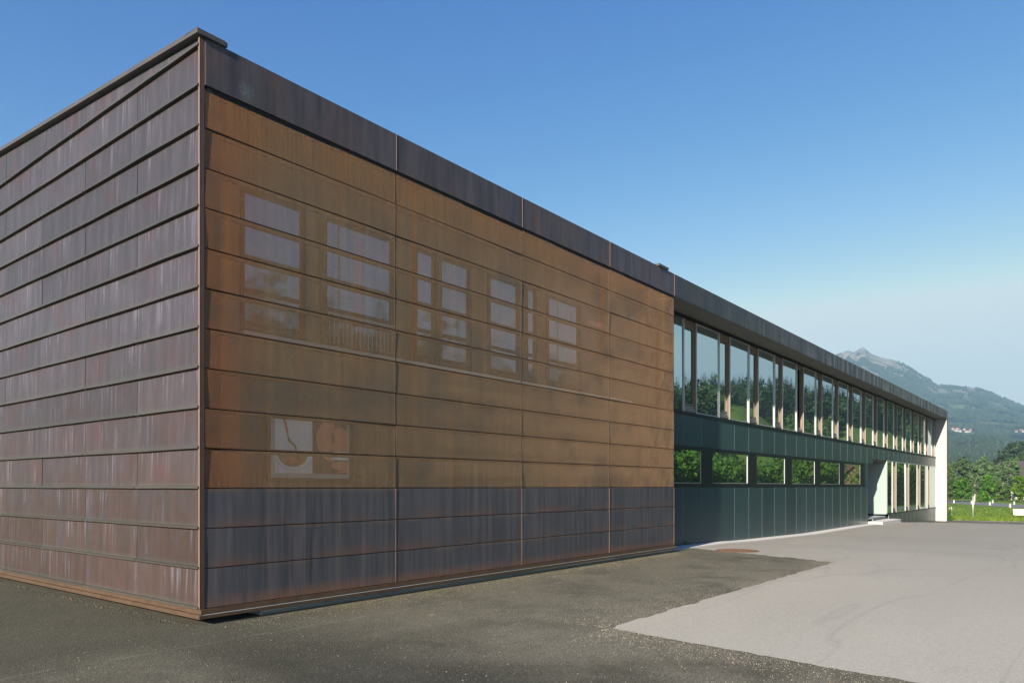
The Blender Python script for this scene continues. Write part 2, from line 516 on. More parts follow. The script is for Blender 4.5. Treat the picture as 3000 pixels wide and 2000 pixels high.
def m_asphalt_light():
    t = NT('pale_asphalt')
    v = t.geo()
    big = t.noise(t.mapped(v, (0.12, 0.5, 1)), 1.0, 5, 0.6)
    med = t.noise(v, 2.2, 5, 0.6)
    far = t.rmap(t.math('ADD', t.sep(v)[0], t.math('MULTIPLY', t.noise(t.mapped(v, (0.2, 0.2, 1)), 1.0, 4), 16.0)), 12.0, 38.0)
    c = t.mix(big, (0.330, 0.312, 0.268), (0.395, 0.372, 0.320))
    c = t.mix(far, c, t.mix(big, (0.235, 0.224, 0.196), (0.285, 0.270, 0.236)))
    c = t.mix(t.rmap(med, 0.55, 0.75, 0, 0.25), c, (0.40, 0.36, 0.31))
    wv = t.noise(t.mapped(v, (0.05, 0.55, 1), (3, 0, 0)), 1.0, 2, 0.5, 0.1)
    c = t.mix(t.rmap(t.math('ABSOLUTE', t.math('SUBTRACT', wv, 0.5)), 0.0, 0.010, 0.26, 0.0), c, (0.20, 0.19, 0.17))
    wv2 = t.noise(t.mapped(v, (0.09, 0.16, 1), (9, 4, 0)), 1.0, 2, 0.5, 0.2)
    c = t.mix(t.rmap(t.math('ABSOLUTE', t.math('SUBTRACT', wv2, 0.52)), 0.0, 0.006, 0.30, 0.0), c, (0.19, 0.18, 0.16))
    st = t.rmap(t.noise(t.mapped(v, (0.5, 0.9, 1), (1, 7, 0)), 1.0, 5, 0.65), 0.62, 0.74, 0, 0.30)
    c = t.mix(st, c, (0.20, 0.19, 0.165))
    vd = t.n('ShaderNodeTexVoronoi')
    t.set(vd.inputs['Vector'], v); t.set(vd.inputs['Scale'], 85.0)
    cs = t.sep(vd.outputs['Color'])
    c = t.mix(t.rmap(cs[0], 0.7, 0.95, 0, 0.45), c, (0.22, 0.21, 0.19))
    c = t.mix(t.rmap(cs[1], 0.85, 0.95, 0, 0.5), c, (0.55, 0.52, 0.47))
    return t.done(t.bsdf(c, 0.9, 0, 0.12, t.bump(t.noise(v, 110, 3), 0.35, 0.006)))


def m_grass():
    t = NT('grass_field')
    v = t.geo()
    X = t.sep(v)[0]
    a = t.noise(t.mapped(v, (0.25, 0.6, 1)), 1.0, 6, 0.65)
    b = t.noise(v, 2.5, 5, 0.7)
    c = t.ramp(a, [(0.3, (0.085, 0.150, 0.014)), (0.5, (0.130, 0.215, 0.020)), (0.7, (0.190, 0.265, 0.036))])
    c = t.mix(t.rmap(b, 0.45, 0.75, 0, 0.55), c, (0.055, 0.095, 0.018))
    e = t.math('MULTIPLY', t.rmap(t.math('ADD', X, t.math('MULTIPLY', b, 2.5)), 73.0, 71.0), 0.75)
    c = t.mix(e, c, (0.26, 0.25, 0.085))
    return t.done(t.bsdf(c, 0.9, 0, 0.2, t.bump(t.noise(v, 7, 5, 0.7), 1.0, 0.25)))


def m_leaf(name, a, b, trans=0.28):
    t = NT(name)
    v = t.geo()
    r = t.rand()
    f = t.noise(v, 0.9, 4, 0.7)
    f2 = t.n('ShaderNodeTexWhiteNoise')
    pr = t.n('ShaderNodeNewGeometry').outputs['Random Per Island']
    c = t.mix(t.math('ADD', t.math('MULTIPLY', f, 0.5), t.math('MULTIPLY', pr, 0.5)), a, b)
    val = t.rmap(r, 0, 1, 0.82, 1.15)
    c = t.mix(1.0, c, t.comb(val, val, val), 'MULTIPLY')
    d = t.bsdf(c, 0.6, 0, 0.3)
    tl = t.n('ShaderNodeBsdfTranslucent')
    t.set(tl.inputs['Color'], c)
    mx = t.n('ShaderNodeMixShader')
    t.set(mx.inputs[0], trans); t.set(mx.inputs[1], d); t.set(mx.inputs[2], tl.outputs[0])
    return t.done(mx.outputs[0])


def m_mountain():
    t = NT('mountain_slope')
    v = t.geo()
    Z = t.sep(v)[2]
    a = t.noise(v, 0.0075, 7, 0.7)
    b = t.noise(v, 0.028, 7, 0.75)
    c = t.mix(t.rmap(b, 0.35, 0.65), (0.016, 0.027, 0.022), (0.034, 0.052, 0.034))
    mead = t.math('MULTIPLY', t.rmap(a, 0.48, 0.54), t.rmap(b, 0.40, 0.52))
    c = t.mix(mead, c, (0.125, 0.160, 0.068))
    rock = t.math('MULTIPLY', t.rmap(t.math('ADD', Z, t.math('MULTIPLY', b, 260.0)), 380.0, 520.0), t.rmap(t.noise(v, 0.035, 7, 0.8), 0.40, 0.54))
    c = t.mix(t.math('MULTIPLY', rock, 0.8), c, (0.34, 0.30, 0.265))
    scar = t.math('MULTIPLY', t.rmap(t.noise(t.mapped(v, (1, 1, 0.35)), 0.017, 6, 0.75), 0.55, 0.60), t.rmap(Z, 150.0, 260.0))
    c = t.mix(t.math('MULTIPLY', scar, 0.55), c, (0.22, 0.20, 0.14))
    return t.done(t.bsdf(c, 0.95, 0, 0.1, t.bump(t.noise(v, 0.05, 6, 0.7), 1.0, 14.0)))


def m_hill():
    t = NT('meadow_hill')
    v = t.geo()
    b = t.noise(v, 0.08, 6, 0.65)
    c = t.mix(t.rmap(b, 0.35, 0.65), (0.075, 0.130, 0.022), (0.150, 0.200, 0.045))
    return t.done(t.bsdf(c, 0.95, 0, 0.1, t.bump(t.noise(v, 1.5, 5), 0.8, 0.3)))


def m_rooftile():
    t = NT('roof_tiles')
    v = t.geo()
    w = t.n('ShaderNodeTexWave')
    t.set(w.inputs['Vector'], t.mapped(v, (0, 0, 1))); t.set(w.inputs['Scale'], 5.0)
    c = t.mix(w.outputs['Fac'], (0.11, 0.045, 0.03), (0.28, 0.11, 0.07))
    return t.done(t.bsdf(c, 0.8))


MT = {}
MT['clad'] = m_cladding()
MT['base'] = m_base()
MT['fascia'] = m_fascia()
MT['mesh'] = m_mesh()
MT['glass'] = m_glass()
MT['glass2'] = m_glass('screened_glass', 0.32, (0.84, 0.84, 0.94), 0.045)
MT['green'] = m_greenpanel()
MT['wfascia'] = m_wingfascia()
MT['white'] = m_concrete('white_concrete', (0.350, 0.345, 0.335), (0.425, 0.42, 0.41), True)
MT['kerb'] = m_concrete('pale_kerb_concrete', (0.50, 0.48, 0.455), (0.62, 0.60, 0.57), False, 4.0)
MT['plinth'] = m_concrete('grey_plinth_concrete', (0.28, 0.31, 0.31), (0.38, 0.40, 0.39), False, 3.0)
MT['asph'] = m_asphalt_dark()
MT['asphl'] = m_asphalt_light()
MT['grass'] = m_grass()
MT['trim'] = simple('bare_copper_trim', (0.110, 0.066, 0.050), 0.45, 0.4, 0.35, 4.0)
MT['rail'] = simple('rusty_copper_rail', (0.098, 0.059, 0.036), 0.5, 0.25, 0.45, 5.0)
MT['cap'] = simple('copper_cap', (0.085, 0.075, 0.072), 0.5, 0.3, 0.25, 2.0)
MT['seam'] = simple('bright_copper_edge', (0.20, 0.125, 0.095), 0.5, 0.3, 0.2, 8.0)
MT['alu'] = simple('anodised_aluminium', (0.46, 0.47, 0.46), 0.35, 0.45, 0.05, 5.0)
MT['alud'] = simple('pale_joint_strip', (0.24, 0.27, 0.26), 0.5, 0.0, 0.15, 5.0)
MT['wood'] = simple('pale_pine_wood', (0.190, 0.142, 0.098), 0.6, 0.0, 0.18, 12.0)
MT['frame'] = simple('dark_green_frame', (0.011, 0.016, 0.014), 0.5, 0.0, 0.2, 4.0, 0.0, 0.2)
MT['soffit'] = simple('grey_soffit_board', (0.130, 0.130, 0.112), 0.7, 0.0, 0.1, 1.0)
MT['dark'] = simple('dark_interior', (0.012, 0.012, 0.012), 0.9)
MT['wallb'] = simple('brown_copper_backing', (0.16, 0.108, 0.062), 0.7, 0.0, 0.25, 2.0)
MT['wallb2'] = simple('orange_copper_lining', (0.33, 0.15, 0.07), 0.6, 0.1, 0.3, 1.5)
MT['battn'] = simple('dark_batten', (0.014, 0.010, 0.007), 0.8, 0, 0.2, 3.0)
MT['blind'] = simple('pale_blind', (0.50, 0.50, 0.46), 0.8, 0, 0.04, 2.0)
MT['roof'] = simple('roof_gravel', (0.25, 0.24, 0.22), 0.9)
MT['doorw'] = simple('white_lacquer', (0.255, 0.315, 0.305), 0.45, 0.0, 0.04, 2.0)
MT['lf_bright'] = m_leaf('bright_green_leaves', (0.022, 0.080, 0.007), (0.115, 0.270, 0.024))
MT['lf_grey'] = m_leaf('grey_green_leaves', (0.034, 0.076, 0.026), (0.140, 0.215, 0.085))
MT['lf_dark'] = m_leaf('dark_needles', (0.016, 0.034, 0.014), (0.050, 0.082, 0.030), 0.12)
MT['lf_mid'] = m_leaf('mid_green_leaves', (0.025, 0.058, 0.012), (0.075, 0.135, 0.028), 0.2)
MT['lf_wood'] = m_leaf('dark_wood_leaves', (0.018, 0.042, 0.012), (0.050, 0.095, 0.026), 0.15)  # deep green foliage for the mirrored wood and tree belt
MT['blade'] = m_leaf('grass_blades', (0.085, 0.150, 0.012), (0.200, 0.280, 0.030), 0.3)
MT['lf_yel'] = m_leaf('yellow_green_leaves', (0.050, 0.115, 0.008), (0.130, 0.225, 0.018))
MT['lf_far'] = m_leaf('far_forest', (0.013, 0.026, 0.015), (0.030, 0.052, 0.024), 0.05)
MT['bark'] = simple('brown_bark', (0.10, 0.075, 0.055), 0.9, 0, 0.3, 6.0)
MT['barkp'] = simple('pale_birch_bark', (0.50, 0.44, 0.34), 0.8, 0, 0.3, 6.0)
MT['mount'] = m_mountain()
MT['hill'] = m_hill()
MT['tile'] = m_rooftile()
MT['brown'] = simple('brown_shingle_wall', (0.24, 0.125, 0.075), 0.85, 0, 0.2, 3.0)
MT['plaster'] = simple('white_plaster', (0.52, 0.50, 0.47), 0.8, 0, 0.06, 1.0)
MT['redroof'] = simple('red_roof', (0.20, 0.085, 0.06), 0.8, 0, 0.2, 1.0)
MT['droof'] = simple('dark_brown_roof', (0.075, 0.06, 0.052), 0.8, 0, 0.2, 1.0)
MT['steel'] = simple('galvanised_steel', (0.52, 0.53, 0.53), 0.45, 0.5, 0.1, 6.0)
MT['greyw'] = simple('weathered_grey_wood', (0.36, 0.33, 0.28), 0.85, 0, 0.25, 9.0)
MT['iron'] = simple('rusty_cast_iron', (0.150, 0.082, 0.050), 0.75, 0.1, 0.35, 9.0, 0.5)
MT['road'] = simple('road_asphalt', (0.14, 0.14, 0.142), 0.85, 0, 0.15, 0.3)
MT['line'] = simple('white_road_paint', (0.62, 0.62, 0.60), 0.7)
MT['peb'] = simple('pale_gravel', (0.33, 0.295, 0.225), 0.85, 0, 0.5, 60.0)
MT['litter'] = simple('dry_leaf', (0.34, 0.22, 0.09), 0.8, 0, 0.3, 20.0)


# ------------------------------------------------------------------ ground
HXP = [-400, 14.0, 19.0, 21.0, 29.0, 38.0, 46.0, 51.0, 56.0, 64.0, 70.0, 4000]
HZP = [0, 0, -0.06, -0.13, -0.27, -0.29, -0.36, -0.57, -0.76, -1.07, -1.10, -1.10]


def H(x):
    return float(np.interp(x, HXP, HZP))


def sheet(name, xs, ylo, yhi, ny, dz, mat, pow_=1.0):
    b = MB()
    for x in xs:
        lo = ylo(x) if callable(ylo) else ylo
        hi = yhi(x) if callable(yhi) else yhi
        for j in range(ny + 1):
            b.v.append((x, lo + (hi - lo) * j / ny, H(x) + dz))
    for i in range(len(xs) - 1):
        for j in range(ny):
            a = i * (ny + 1) + j
            b.f.append((a, a + ny + 1, a + ny + 2, a + 1)); b.m.append(0)
    return tag(b.build(name, mat, fix=False), kind='structure')


XS = sorted(set([-400, -60, -20] + list(np.arange(-10, 80.1, 1.0)) + [100, 150, 250, 400, 800, 3600]))
tag(sheet('ground', XS, -2500, 2500, 2, -0.012, MT['hill']), kind='structure')
sheet('asphalt', [x for x in XS if -60 <= x < 64] + [70.0], -40, 12, 6, 0.0, MT['asph'])
sheet('lawn', [70.0 + i * 4 for i in range(40)], -30, 60, 4, 0.001, MT['grass'])


def jag(t, amp):
    return amp * (mnoise.noise(Vector((t * 1.3, 3.1, 0))) + 0.6 * mnoise.noise(Vector((t * 5.1, 7.7, 0))) + 0.4 * mnoise.noise(Vector((t * 17.0, 1.7, 0))))


def light_asphalt():
    b = MB()
    # part A: y below -4.45, starting at x ~ 3
    ys = [-4.45 - 0.12 * i for i in range(60)] + [-12, -14, -17, -22, -30, -40]
    xf = [0, .05, .15, .3, .5, .8, 1.2, 1.7, 2.3, 3, 4, 5, 6, 7, 8, 9, 10, 10.8] + [11.5 + .25 * i for i in range(4)] + list(np.arange(13, 67.3, 1.0))
    xf = sorted(set([0] + list(np.arange(0.05, 11.6, 0.16)) + list(np.arange(11.7, 67.0, 1.0))))
    nx = len(xf)
    for j, y in enumerate(ys):
        x0 = 3.25 + (y + 4.5) * 0.145 + jag(y * 2.1, 0.07)
        for i, f in enumerate(xf):
            x = x0 + f * (70.0 - x0) / xf[-1]
            yy = y
            if j == 0 and x < 14.2:
                yy = -4.48 + jag(x * 2.0 + 40, 0.07)
            b.v.append((x, yy, H(x) + 0.006))
    for j in range(len(ys) - 1):
        for i in range(nx - 1):
            a = j * nx + i
            b.f.append((a, a + 1, a + nx + 1, a + nx)); b.m.append(0)
    # part B: the strip that runs up to the kerb, starting at x ~ 15
    n0 = len(b.v)
    ys2 = [-4.45 + 0.1 * i for i in range(47)] + [0.25]
    xf2 = [0, .15, .4, .8, 1.4, 2, 3] + list(np.arange(4, 56, 1.0))
    n2 = len(xf2)
    for y in ys2:
        x0 = 14.15 + (y + 4.3) * 0.43 + jag(y * 1.7 + 9, 0.28) * (1.0 if y < -1.0 else 0.3)
        if y < -4.0: x0 = min(x0, 14.2)
        for f in xf2:
            x = x0 + f * (70.0 - x0) / xf2[-1]
            b.v.append((x, y, H(x) + 0.006))
    for j in range(len(ys2) - 1):
        for i in range(n2 - 1):
            a = n0 + j * n2 + i
            b.f.append((a, a + 1, a + n2 + 1, a + n2)); b.m.append(0)
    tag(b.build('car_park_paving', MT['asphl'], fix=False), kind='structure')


light_asphalt()

# kerb along the glazed wing
kb = MB()
kx = [14.45 + i * 0.9 for i in range(30)] + [41.05]
for i in range(len(kx) - 1):
    a, c = kx[i], kx[i + 1] - 0.006
    ha, hc = H(a) + 0.035, H(c) + 0.035
    y0 = 0.22
    kb.hexa([(a, y0, ha - .15), (c, y0, hc - .15), (c, .83, hc - .15), (a, .83, ha - .15),
             (a, y0, ha), (c, y0, hc), (c, .83, hc), (a, .83, ha)])
tag(kb.build('kerb_strip', MT['kerb']), kind='structure')

# the road beyond the field
rd = MB()
A0, A1 = Vector((60, -26.8)), Vector((330, 93.3))
dn = Vector((-(A1 - A0).y, (A1 - A0).x)).normalized()
zr = -1.10


def roadpt(t, off, dz):
    p = A0 + (A1 - A0) * t - dn * off
    return (p.x, p.y, zr + dz)


for i in range(40):
    t0, t1 = i / 40, (i + 1) / 40
    rd.poly([roadpt(t0, 0, .02), roadpt(t0, 7.4, .02), roadpt(t1, 7.4, .02), roadpt(t1, 0, .02)], 0)
for off in (0.3, 7.0):
    for i in range(40):
        t0, t1 = i / 40, (i + 1) / 40
        rd.poly([roadpt(t0, off, .026), roadpt(t0, off + .13, .026), roadpt(t1, off + .13, .026), roadpt(t1, off, .026)], 1)
for i in range(0, 80, 2):
    t0, t1 = i / 80, (i + 1) / 80
    rd.poly([roadpt(t0, 3.6, .026), roadpt(t0, 3.75, .026), roadpt(t1, 3.75, .026), roadpt(t1, 3.6, .026)], 1)
tag(rd.build('road', [MT['road'], MT['line']], fix=False), kind='structure')

# ------------------------------------------------------------------ the building
BLD = empty('office_building', (0, 0, 0))
tag(BLD, 'long office building with dark copper cladding, perforated copper screen and blue green glazed wing', 'building')
ROW = 0.55


def L(k): return 1.867 + ROW * k


CAPS = 0.068                                  # the gable parapet climbs away from the corner
GL = 13.0                                     # modelled depth of the gable

# --- gable cladding: shingled courses
for i in range(-3, 12):
    z0 = L(i)
    if i % 2 == 0: ys = [0.0, 1.86, 5.58, 9.30, GL]
    else: ys = [0.0, 3.72, 7.44, 11.16, GL]
    for a, c in zip(ys[:-1], ys[1:]):
        if i == 11:
            za, zc = 8.03 + CAPS * a, 8.03 + CAPS * c
            if zc - z0 < 0.1: continue
        else:
            za = zc = z0 + ROW + 0.012
        b = MB()
        g = 0.008
        a2, c2 = a + g, c - g
        j = [random.uniform(-.004, .004) for _ in range(4)]
        nseg = max(2, int((c2 - a2) / 0.62))
        sag = random.uniform(-.005, .005)
        led = []
        for s in range(nseg + 1):
            f = s / nseg
            y = a2 + (c2 - a2) * f
            zt = za + (zc - za) * f
            wv = 0.006 * mnoise.noise(Vector((y * 0.9, i * 3.7, 0)))
            zz = z0 + wv + sag * math.sin(math.pi * f)
            x_ = -0.014 + j[0] * (1 - f) + j[1] * f
            xl = -0.062 + 0.010 * mnoise.noise(Vector((y * 1.1, i * 2.1, 5)))
            led.append([(-0.002, y, zt), (x_ + .006, y, zt), (x_ - .004, y, zz + .034), (xl, y, zz + .026), (xl, y, zz), (-0.002, y, zz)])
        k = 6
        n0 = len(b.v)
        for s in led: b.v += s
        for s in range(nseg):
            for q in range(k):
                q2 = (q + 1) % k
                b.f.append((n0 + s * k + q, n0 + s * k + q2, n0 + (s + 1) * k + q2, n0 + (s + 1) * k + q)); b.m.append(0)
        b.f.append(tuple(n0 + q for q in range(k))); b.m.append(0)
        b.f.append(tuple(n0 + nseg * k + q for q in range(k))[::-1]); b.m.append(0)
        b.build('cladding_panel', MT['clad'], BLD)

# gable substructure, roof and shell
b = MB(); b.hexa([(0, 0.05, 0.12), (0.30, 0.05, 0.12), (0.30, GL, 0.12), (0, GL, 0.12),
                  (0, 0.05, 7.95), (0.30, 0.05, 7.95), (0.30, GL, 7.95 + CAPS * GL), (0, GL, 7.95 + CAPS * GL)])
b.build('gable_backing', MT['battn'], BLD)
b = MB()
b.box(0.3, 64.3, 0.02, GL, 7.78, 7.93)
b.build('roof', MT['roof'], BLD)
b = MB()
b.box(14.4, 41.05, 1.45, GL, -0.6, 7.77)
b.box(46.10, 64.2, 1.45, GL, -1.4, 7.77)
b.box(41.05, 46.10, 2.85, GL, -1.2, 7.77)
b.box(41.05, 46.10, 1.45, 2.85, 3.62, 7.77)
b.build('building_core', MT['dark'], BLD)

# parapet cap along the gable with a short return round the corner
b = MB()
for (ya, yc) in ((-0.047, 4.0), (4.006, 8.0), (8.006, GL)):
    za, zc = 8.045 + CAPS * ya, 8.045 + CAPS * yc
    prof = [(-0.10, 0.0), (0.35, 0.0), (0.35, 0.065), (-0.10, 0.065)]
    b.hexa([(p, y, z + q) for (y, z) in ((ya, za), (yc, zc)) for (p, q) in prof])
b.box(-0.10, 0.31, -0.060, -0.048, 8.038, 8.106)
b.box(-0.10, 0.31, -0.0475, 0.30, 8.1075, 8.114)
for y in (4.0, 7.75):
    b.box(-0.02, 0.03, y - .02, y + .02, 8.11 + CAPS * y, 8.145 + CAPS * y)
b.build('parapet_cap', MT['cap'], BLD)
# corner trim
b = MB(); b.box(-0.034, 0.030, -0.008, -0.003, 0.215, 8.028); b.build('corner_trim', MT['trim'], BLD)
b = MB(); b.box(-0.040, -0.0345, -0.010, 0.03, 0.215, 8.028); b.build('corner_edge', MT['seam'], BLD)

# base rail round the foot
b = MB()
b.box(-0.030, 0.0, 0.0, GL, 0.115, 0.214)
b.box(-0.085, -0.0305, -0.085, GL, 0.092, 0.150)
b.build('base_rail', MT['rail'], BLD)
b = MB()
b.box(-0.03, 14.40, -0.030, 0.0, 0.152, 0.214)
b.box(-0.0300, 14.40, -0.085, -0.0305, 0.095, 0.140)
b.build('base_rail', MT['rail'], BLD)
b = MB(); b.box(-0.084, 14.40, -0.0865, -0.04, 0.1405, 0.1445); b.build('rail_lip', MT['alud'], BLD)
b = MB()
n = 60
for i in range(n):
    xa, xb = 0.95 + i * 13.4 / n, 0.95 + (i + 1) * 13.4 / n
    b.box(xa, xb, 0.06, 0.5, -0.15, 0.093)
b.build('plinth', MT['plinth'], BLD)

# --- screen front
UJ = [0.032, 3.56, 7.17, 10.77, 14.39]


def bowed(x0, x1, z0, z1, y, depth, amp, seed):
    b = MB()
    nx, nz = 10, 4
    def yy(f, g):
        return y + amp[0] * (f - .5) + amp[1] * (g - .5) + amp[2] * math.sin(math.pi * f) * math.sin(math.pi * g) + amp[3] * (f - .5) * (g - .5)
    for s in range(nx + 1):
        for q in range(nz + 1):
            f, g = s / nx, q / nz
            b.v.append((x0 + (x1 - x0) * f, yy(f, g), z0 + (z1 - z0) * g))
    for s in range(nx):
        for q in range(nz):
            a = s * (nz + 1) + q
            b.f.append((a, a + nz + 1, a + nz + 2, a + 1)); b.m.append(0)
    # turned-back edges
    W = nz + 1
    ring = [s * W for s in range(nx + 1)] + [nx * W + q for q in range(1, nz + 1)] + [s * W + nz for s in range(nx - 1, -1, -1)] + [q for q in range(nz - 1, 0, -1)]
    n0 = len(b.v)
    for r in ring:
        v = b.v[r]; b.v.append((v[0], v[1] + depth, v[2]))
    k = len(ring)
    for i in range(k):
        j = (i + 1) % k
        b.f.append((ring[i], n0 + i, n0 + j, ring[j])); b.m.append(1)
    return b


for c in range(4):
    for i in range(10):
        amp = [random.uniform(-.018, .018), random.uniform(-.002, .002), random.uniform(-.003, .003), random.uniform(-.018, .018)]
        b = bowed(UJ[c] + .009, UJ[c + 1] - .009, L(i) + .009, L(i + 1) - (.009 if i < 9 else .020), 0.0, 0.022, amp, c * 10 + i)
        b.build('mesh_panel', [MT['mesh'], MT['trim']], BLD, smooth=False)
    for i in range(-3, 0):
        amp = [random.uniform(-.005, .005), random.uniform(-.004, .004), random.uniform(-.006, .006), random.uniform(-.006, .006)]
        b = bowed(UJ[c] + .004, UJ[c + 1] - .004, L(i) + .007, L(i + 1) - .007, -0.002, 0.02, amp, c)
        b.box(UJ[c + 1] - .0035, UJ[c + 1] + .0010, -0.011, 0.0, L(i) + .004, L(i + 1) - .012, 1)
        b.build('base_panel', [MT['base'], MT['seam']], BLD)
    x0 = UJ[c] if c else 0.032
    b = MB(); b.box(x0 + .003, UJ[c + 1] - .003, -0.025, -0.004, L(10) + .03, 8.03, 0)
    b.box(UJ[c + 1] - .010, UJ[c + 1] - .0040, -0.034, -0.0255, L(10) + .03, 8.03, 1)
    b.build('fascia_panel', [MT['fascia'], MT['seam']], BLD)
b = MB(); b.box(0.06, 14.38, 0.0, 0.02, L(10) - .035, L(10) + .029); b.build('shadow_gap', MT['dark'], BLD)
b = MB(); b.box(13.35, 13.95, -0.06, 0.25, 8.035, 8.10); b.build('roof_flashing', MT['cap'], BLD)
# battens behind the screen
for i in range(0, 11):
    b = MB(); b.box(0.1, 14.3, 0.050, 0.085, L(i) - .05, L(i) + .03); b.build('screen_batten', MT['battn'], BLD)
for x in UJ[1:-1]:
    pass
b = MB(); b.box(0.08, 14.36, 0.045, 0.075, 0.16, L(0) - .062); b.build('base_backing', MT['dark'], BLD)
# wall behind the screen
b = MB()
b.box(0.06, 1.04, 0.78, 0.86, 0.1, 7.75, 1)
b.box(1.04, 14.38, 0.80, 1.40, 0.1, 7.75, 0)
b.build('screen_back_wall', [MT['wallb'], MT['wallb2'], MT['battn']], BLD)
b = MB(); b.box(0.06, 14.38, 0.08, 0.79, L(0) - .06, L(0) - .03); b.build('screen_floor', MT['wallb'], BLD)
b = MB(); b.box(14.375, 14.392, 0.0, 0.79, 0.10, L(10) - .04); b.build('screen_end', MT['battn'], BLD)


def tilt_pane(x0, x1, y, z0, z1, k=1.0):
    b = MB()
    a = random.uniform(-.0035, .0035) * k * (x1 - x0)
    c = random.uniform(-.0018, .0018) * k * (z1 - z0)
    b.poly([(x0, y - a - c, z0), (x1, y + a - c, z0), (x1, y + a + c, z1), (x0, y - a + c, z1)])
    return b


def pane(x0, x1, y, z0, z1, parent, k=1.0, name='pane'):
    return tilt_pane(x0, x1, y, z0, z1, k).build(name, MT['glass'], parent, fix=False)


def screen_window(x0, x1, z0, z1):
    b = MB()
    y0, y1 = 0.735, 0.798
    b.box(x0 - .05, x0, y0, y1, z0 - .05, z1 + .05); b.box(x1, x1 + .05, y0, y1, z0 - .05, z1 + .05)
    b.box(x0, x1, y0, y1, z0 - .05, z0); b.box(x0, x1, y0, y1, z1, z1 + .05)
    w = b.build('window', MT['frame'], BLD)
    tilt_pane(x0, x1, 0.785, z0, z1).build('pane', MT['glass2'], w, fix=False)
    return w


for (a, c) in ((1.10, 2.17), (2.66, 4.16), (4.81, 5.28), (5.50, 6.34), (7.02, 8.03), (8.37, 8.67), (9.20, 10.55)):
    screen_window(a, c, 4.36, 6.56)
b = MB(); b.box(1.06, 13.2, 0.70, 0.79, 4.24, 4.30); b.build('window_sill', MT['alu'], BLD)
screen_window(1.56, 3.18, 2.02, 3.0)
b = MB(); b.box(1.565, 3.175, .7765, .7795, 2.03, 2.99); b.build('window_blind', MT['blind'], BLD)
# guard rail in front of the second upper window
b = MB()
for i in range(16): b.tube([(2.70 + i * .095, .71, 4.36), (2.70 + i * .095, .71, 4.86)], .005, 5)
b.box(2.66, 4.16, .70, .72, 4.86, 4.89)
b.build('guard_rail', MT['alu'], BLD)

# --- glazed wing
YW = 0.80
UE = 64.1
WJ = [14.40, 15.28, 16.70] + [16.70 + 1.425 * k for k in range(1, 34)]
WJ = [x for x in WJ if x < UE - .3] + [UE - .006]


def wall_panel(x0, x1, z0, z1, zb=None):
    b = MB()
    zb0, zb1 = (z0, z0) if zb is None else zb
    g = .004
    b.hexa([(x0 + g, YW, zb0), (x1 - g, YW, zb1), (x1 - g, YW + .05, zb1), (x0 + g, YW + .05, zb0),
            (x0 + g, YW, z1), (x1 - g, YW, z1), (x1 - g, YW + .05, z1), (x0 + g, YW + .05, z1)], 0)
    b.box(x0 - .0035, x0 + .0035, YW - .002, YW + .04, max(zb0, zb1) + .01, z1 - .004, 1)
    return b.build('wall_panel', [MT['green'], MT['alud']], BLD)


for a, c in zip(WJ[:-1], WJ[1:]):
    zb = 3.20
    m = (a + c) / 2
    if c <= 41.2:
        wall_panel(a, c, 3.20, 4.20)
        wall_panel(a, c, 0, 1.86, (H(a) + .03, H(c) + .03))
    elif a >= 41.0:
        wall_panel(a, c, 3.52, 4.20)
        if a > 45.8:
            wall_panel(a, c, 0, .12, (H(a) - .05, H(c) - .05))
        elif c < 46.2 or True:
            wall_panel(a, min(c, 46.06) if a < 46.06 else c, 0, -.05, (H(a) - .05, H(c) - .05))
    else:
        wall_panel(a, c, 3.20, 4.20)
        wall_panel(a, 41.10, 0, 1.86, (H(a), H(41.1)))
b = MB()
b.box(40.42, 41.10, YW + .001, YW + .06, 1.865, 3.195)
b.build('wall_panel', [MT['green']], BLD)
b = MB(); b.box(41.02, 41.10, YW - .002, 2.80, -.5, 3.515); b.build('recess_jamb', MT['green'], BLD)

# sill and head bands
for (nm, z0, z1, xa, xb) in (('sill_band', 4.205, 4.295, 14.40, UE - .01), ('head_band', 7.285, 7.37, 14.40, UE - .01)):
    b = MB(); b.box(xa, xb, YW - .03, YW + .12, z0, z1); b.build(nm, MT['frame'], BLD)

# fascia and soffit of the wing
fx = [14.40] + [16.5 + 3.66 * k for k in range(13)] + [UE + .25]
for a, c in zip(fx[:-1], fx[1:]):
    b = MB(); b.box(a + .003, c - .003, -0.025, 0.0, L(10) + .03, 8.03); b.build('fascia_panel', MT['wfascia'], BLD)
b = MB(); b.box(14.41, UE + .25, 0.0005, 1.45, L(10) + .04, L(10) + .09); b.build('soffit', MT['soffit'], BLD)
b = MB(); b.box(14.41, UE + .24, 0.001, 0.05, L(10) + .0905, 8.02); b.build('fascia_backing', MT['dark'], BLD)


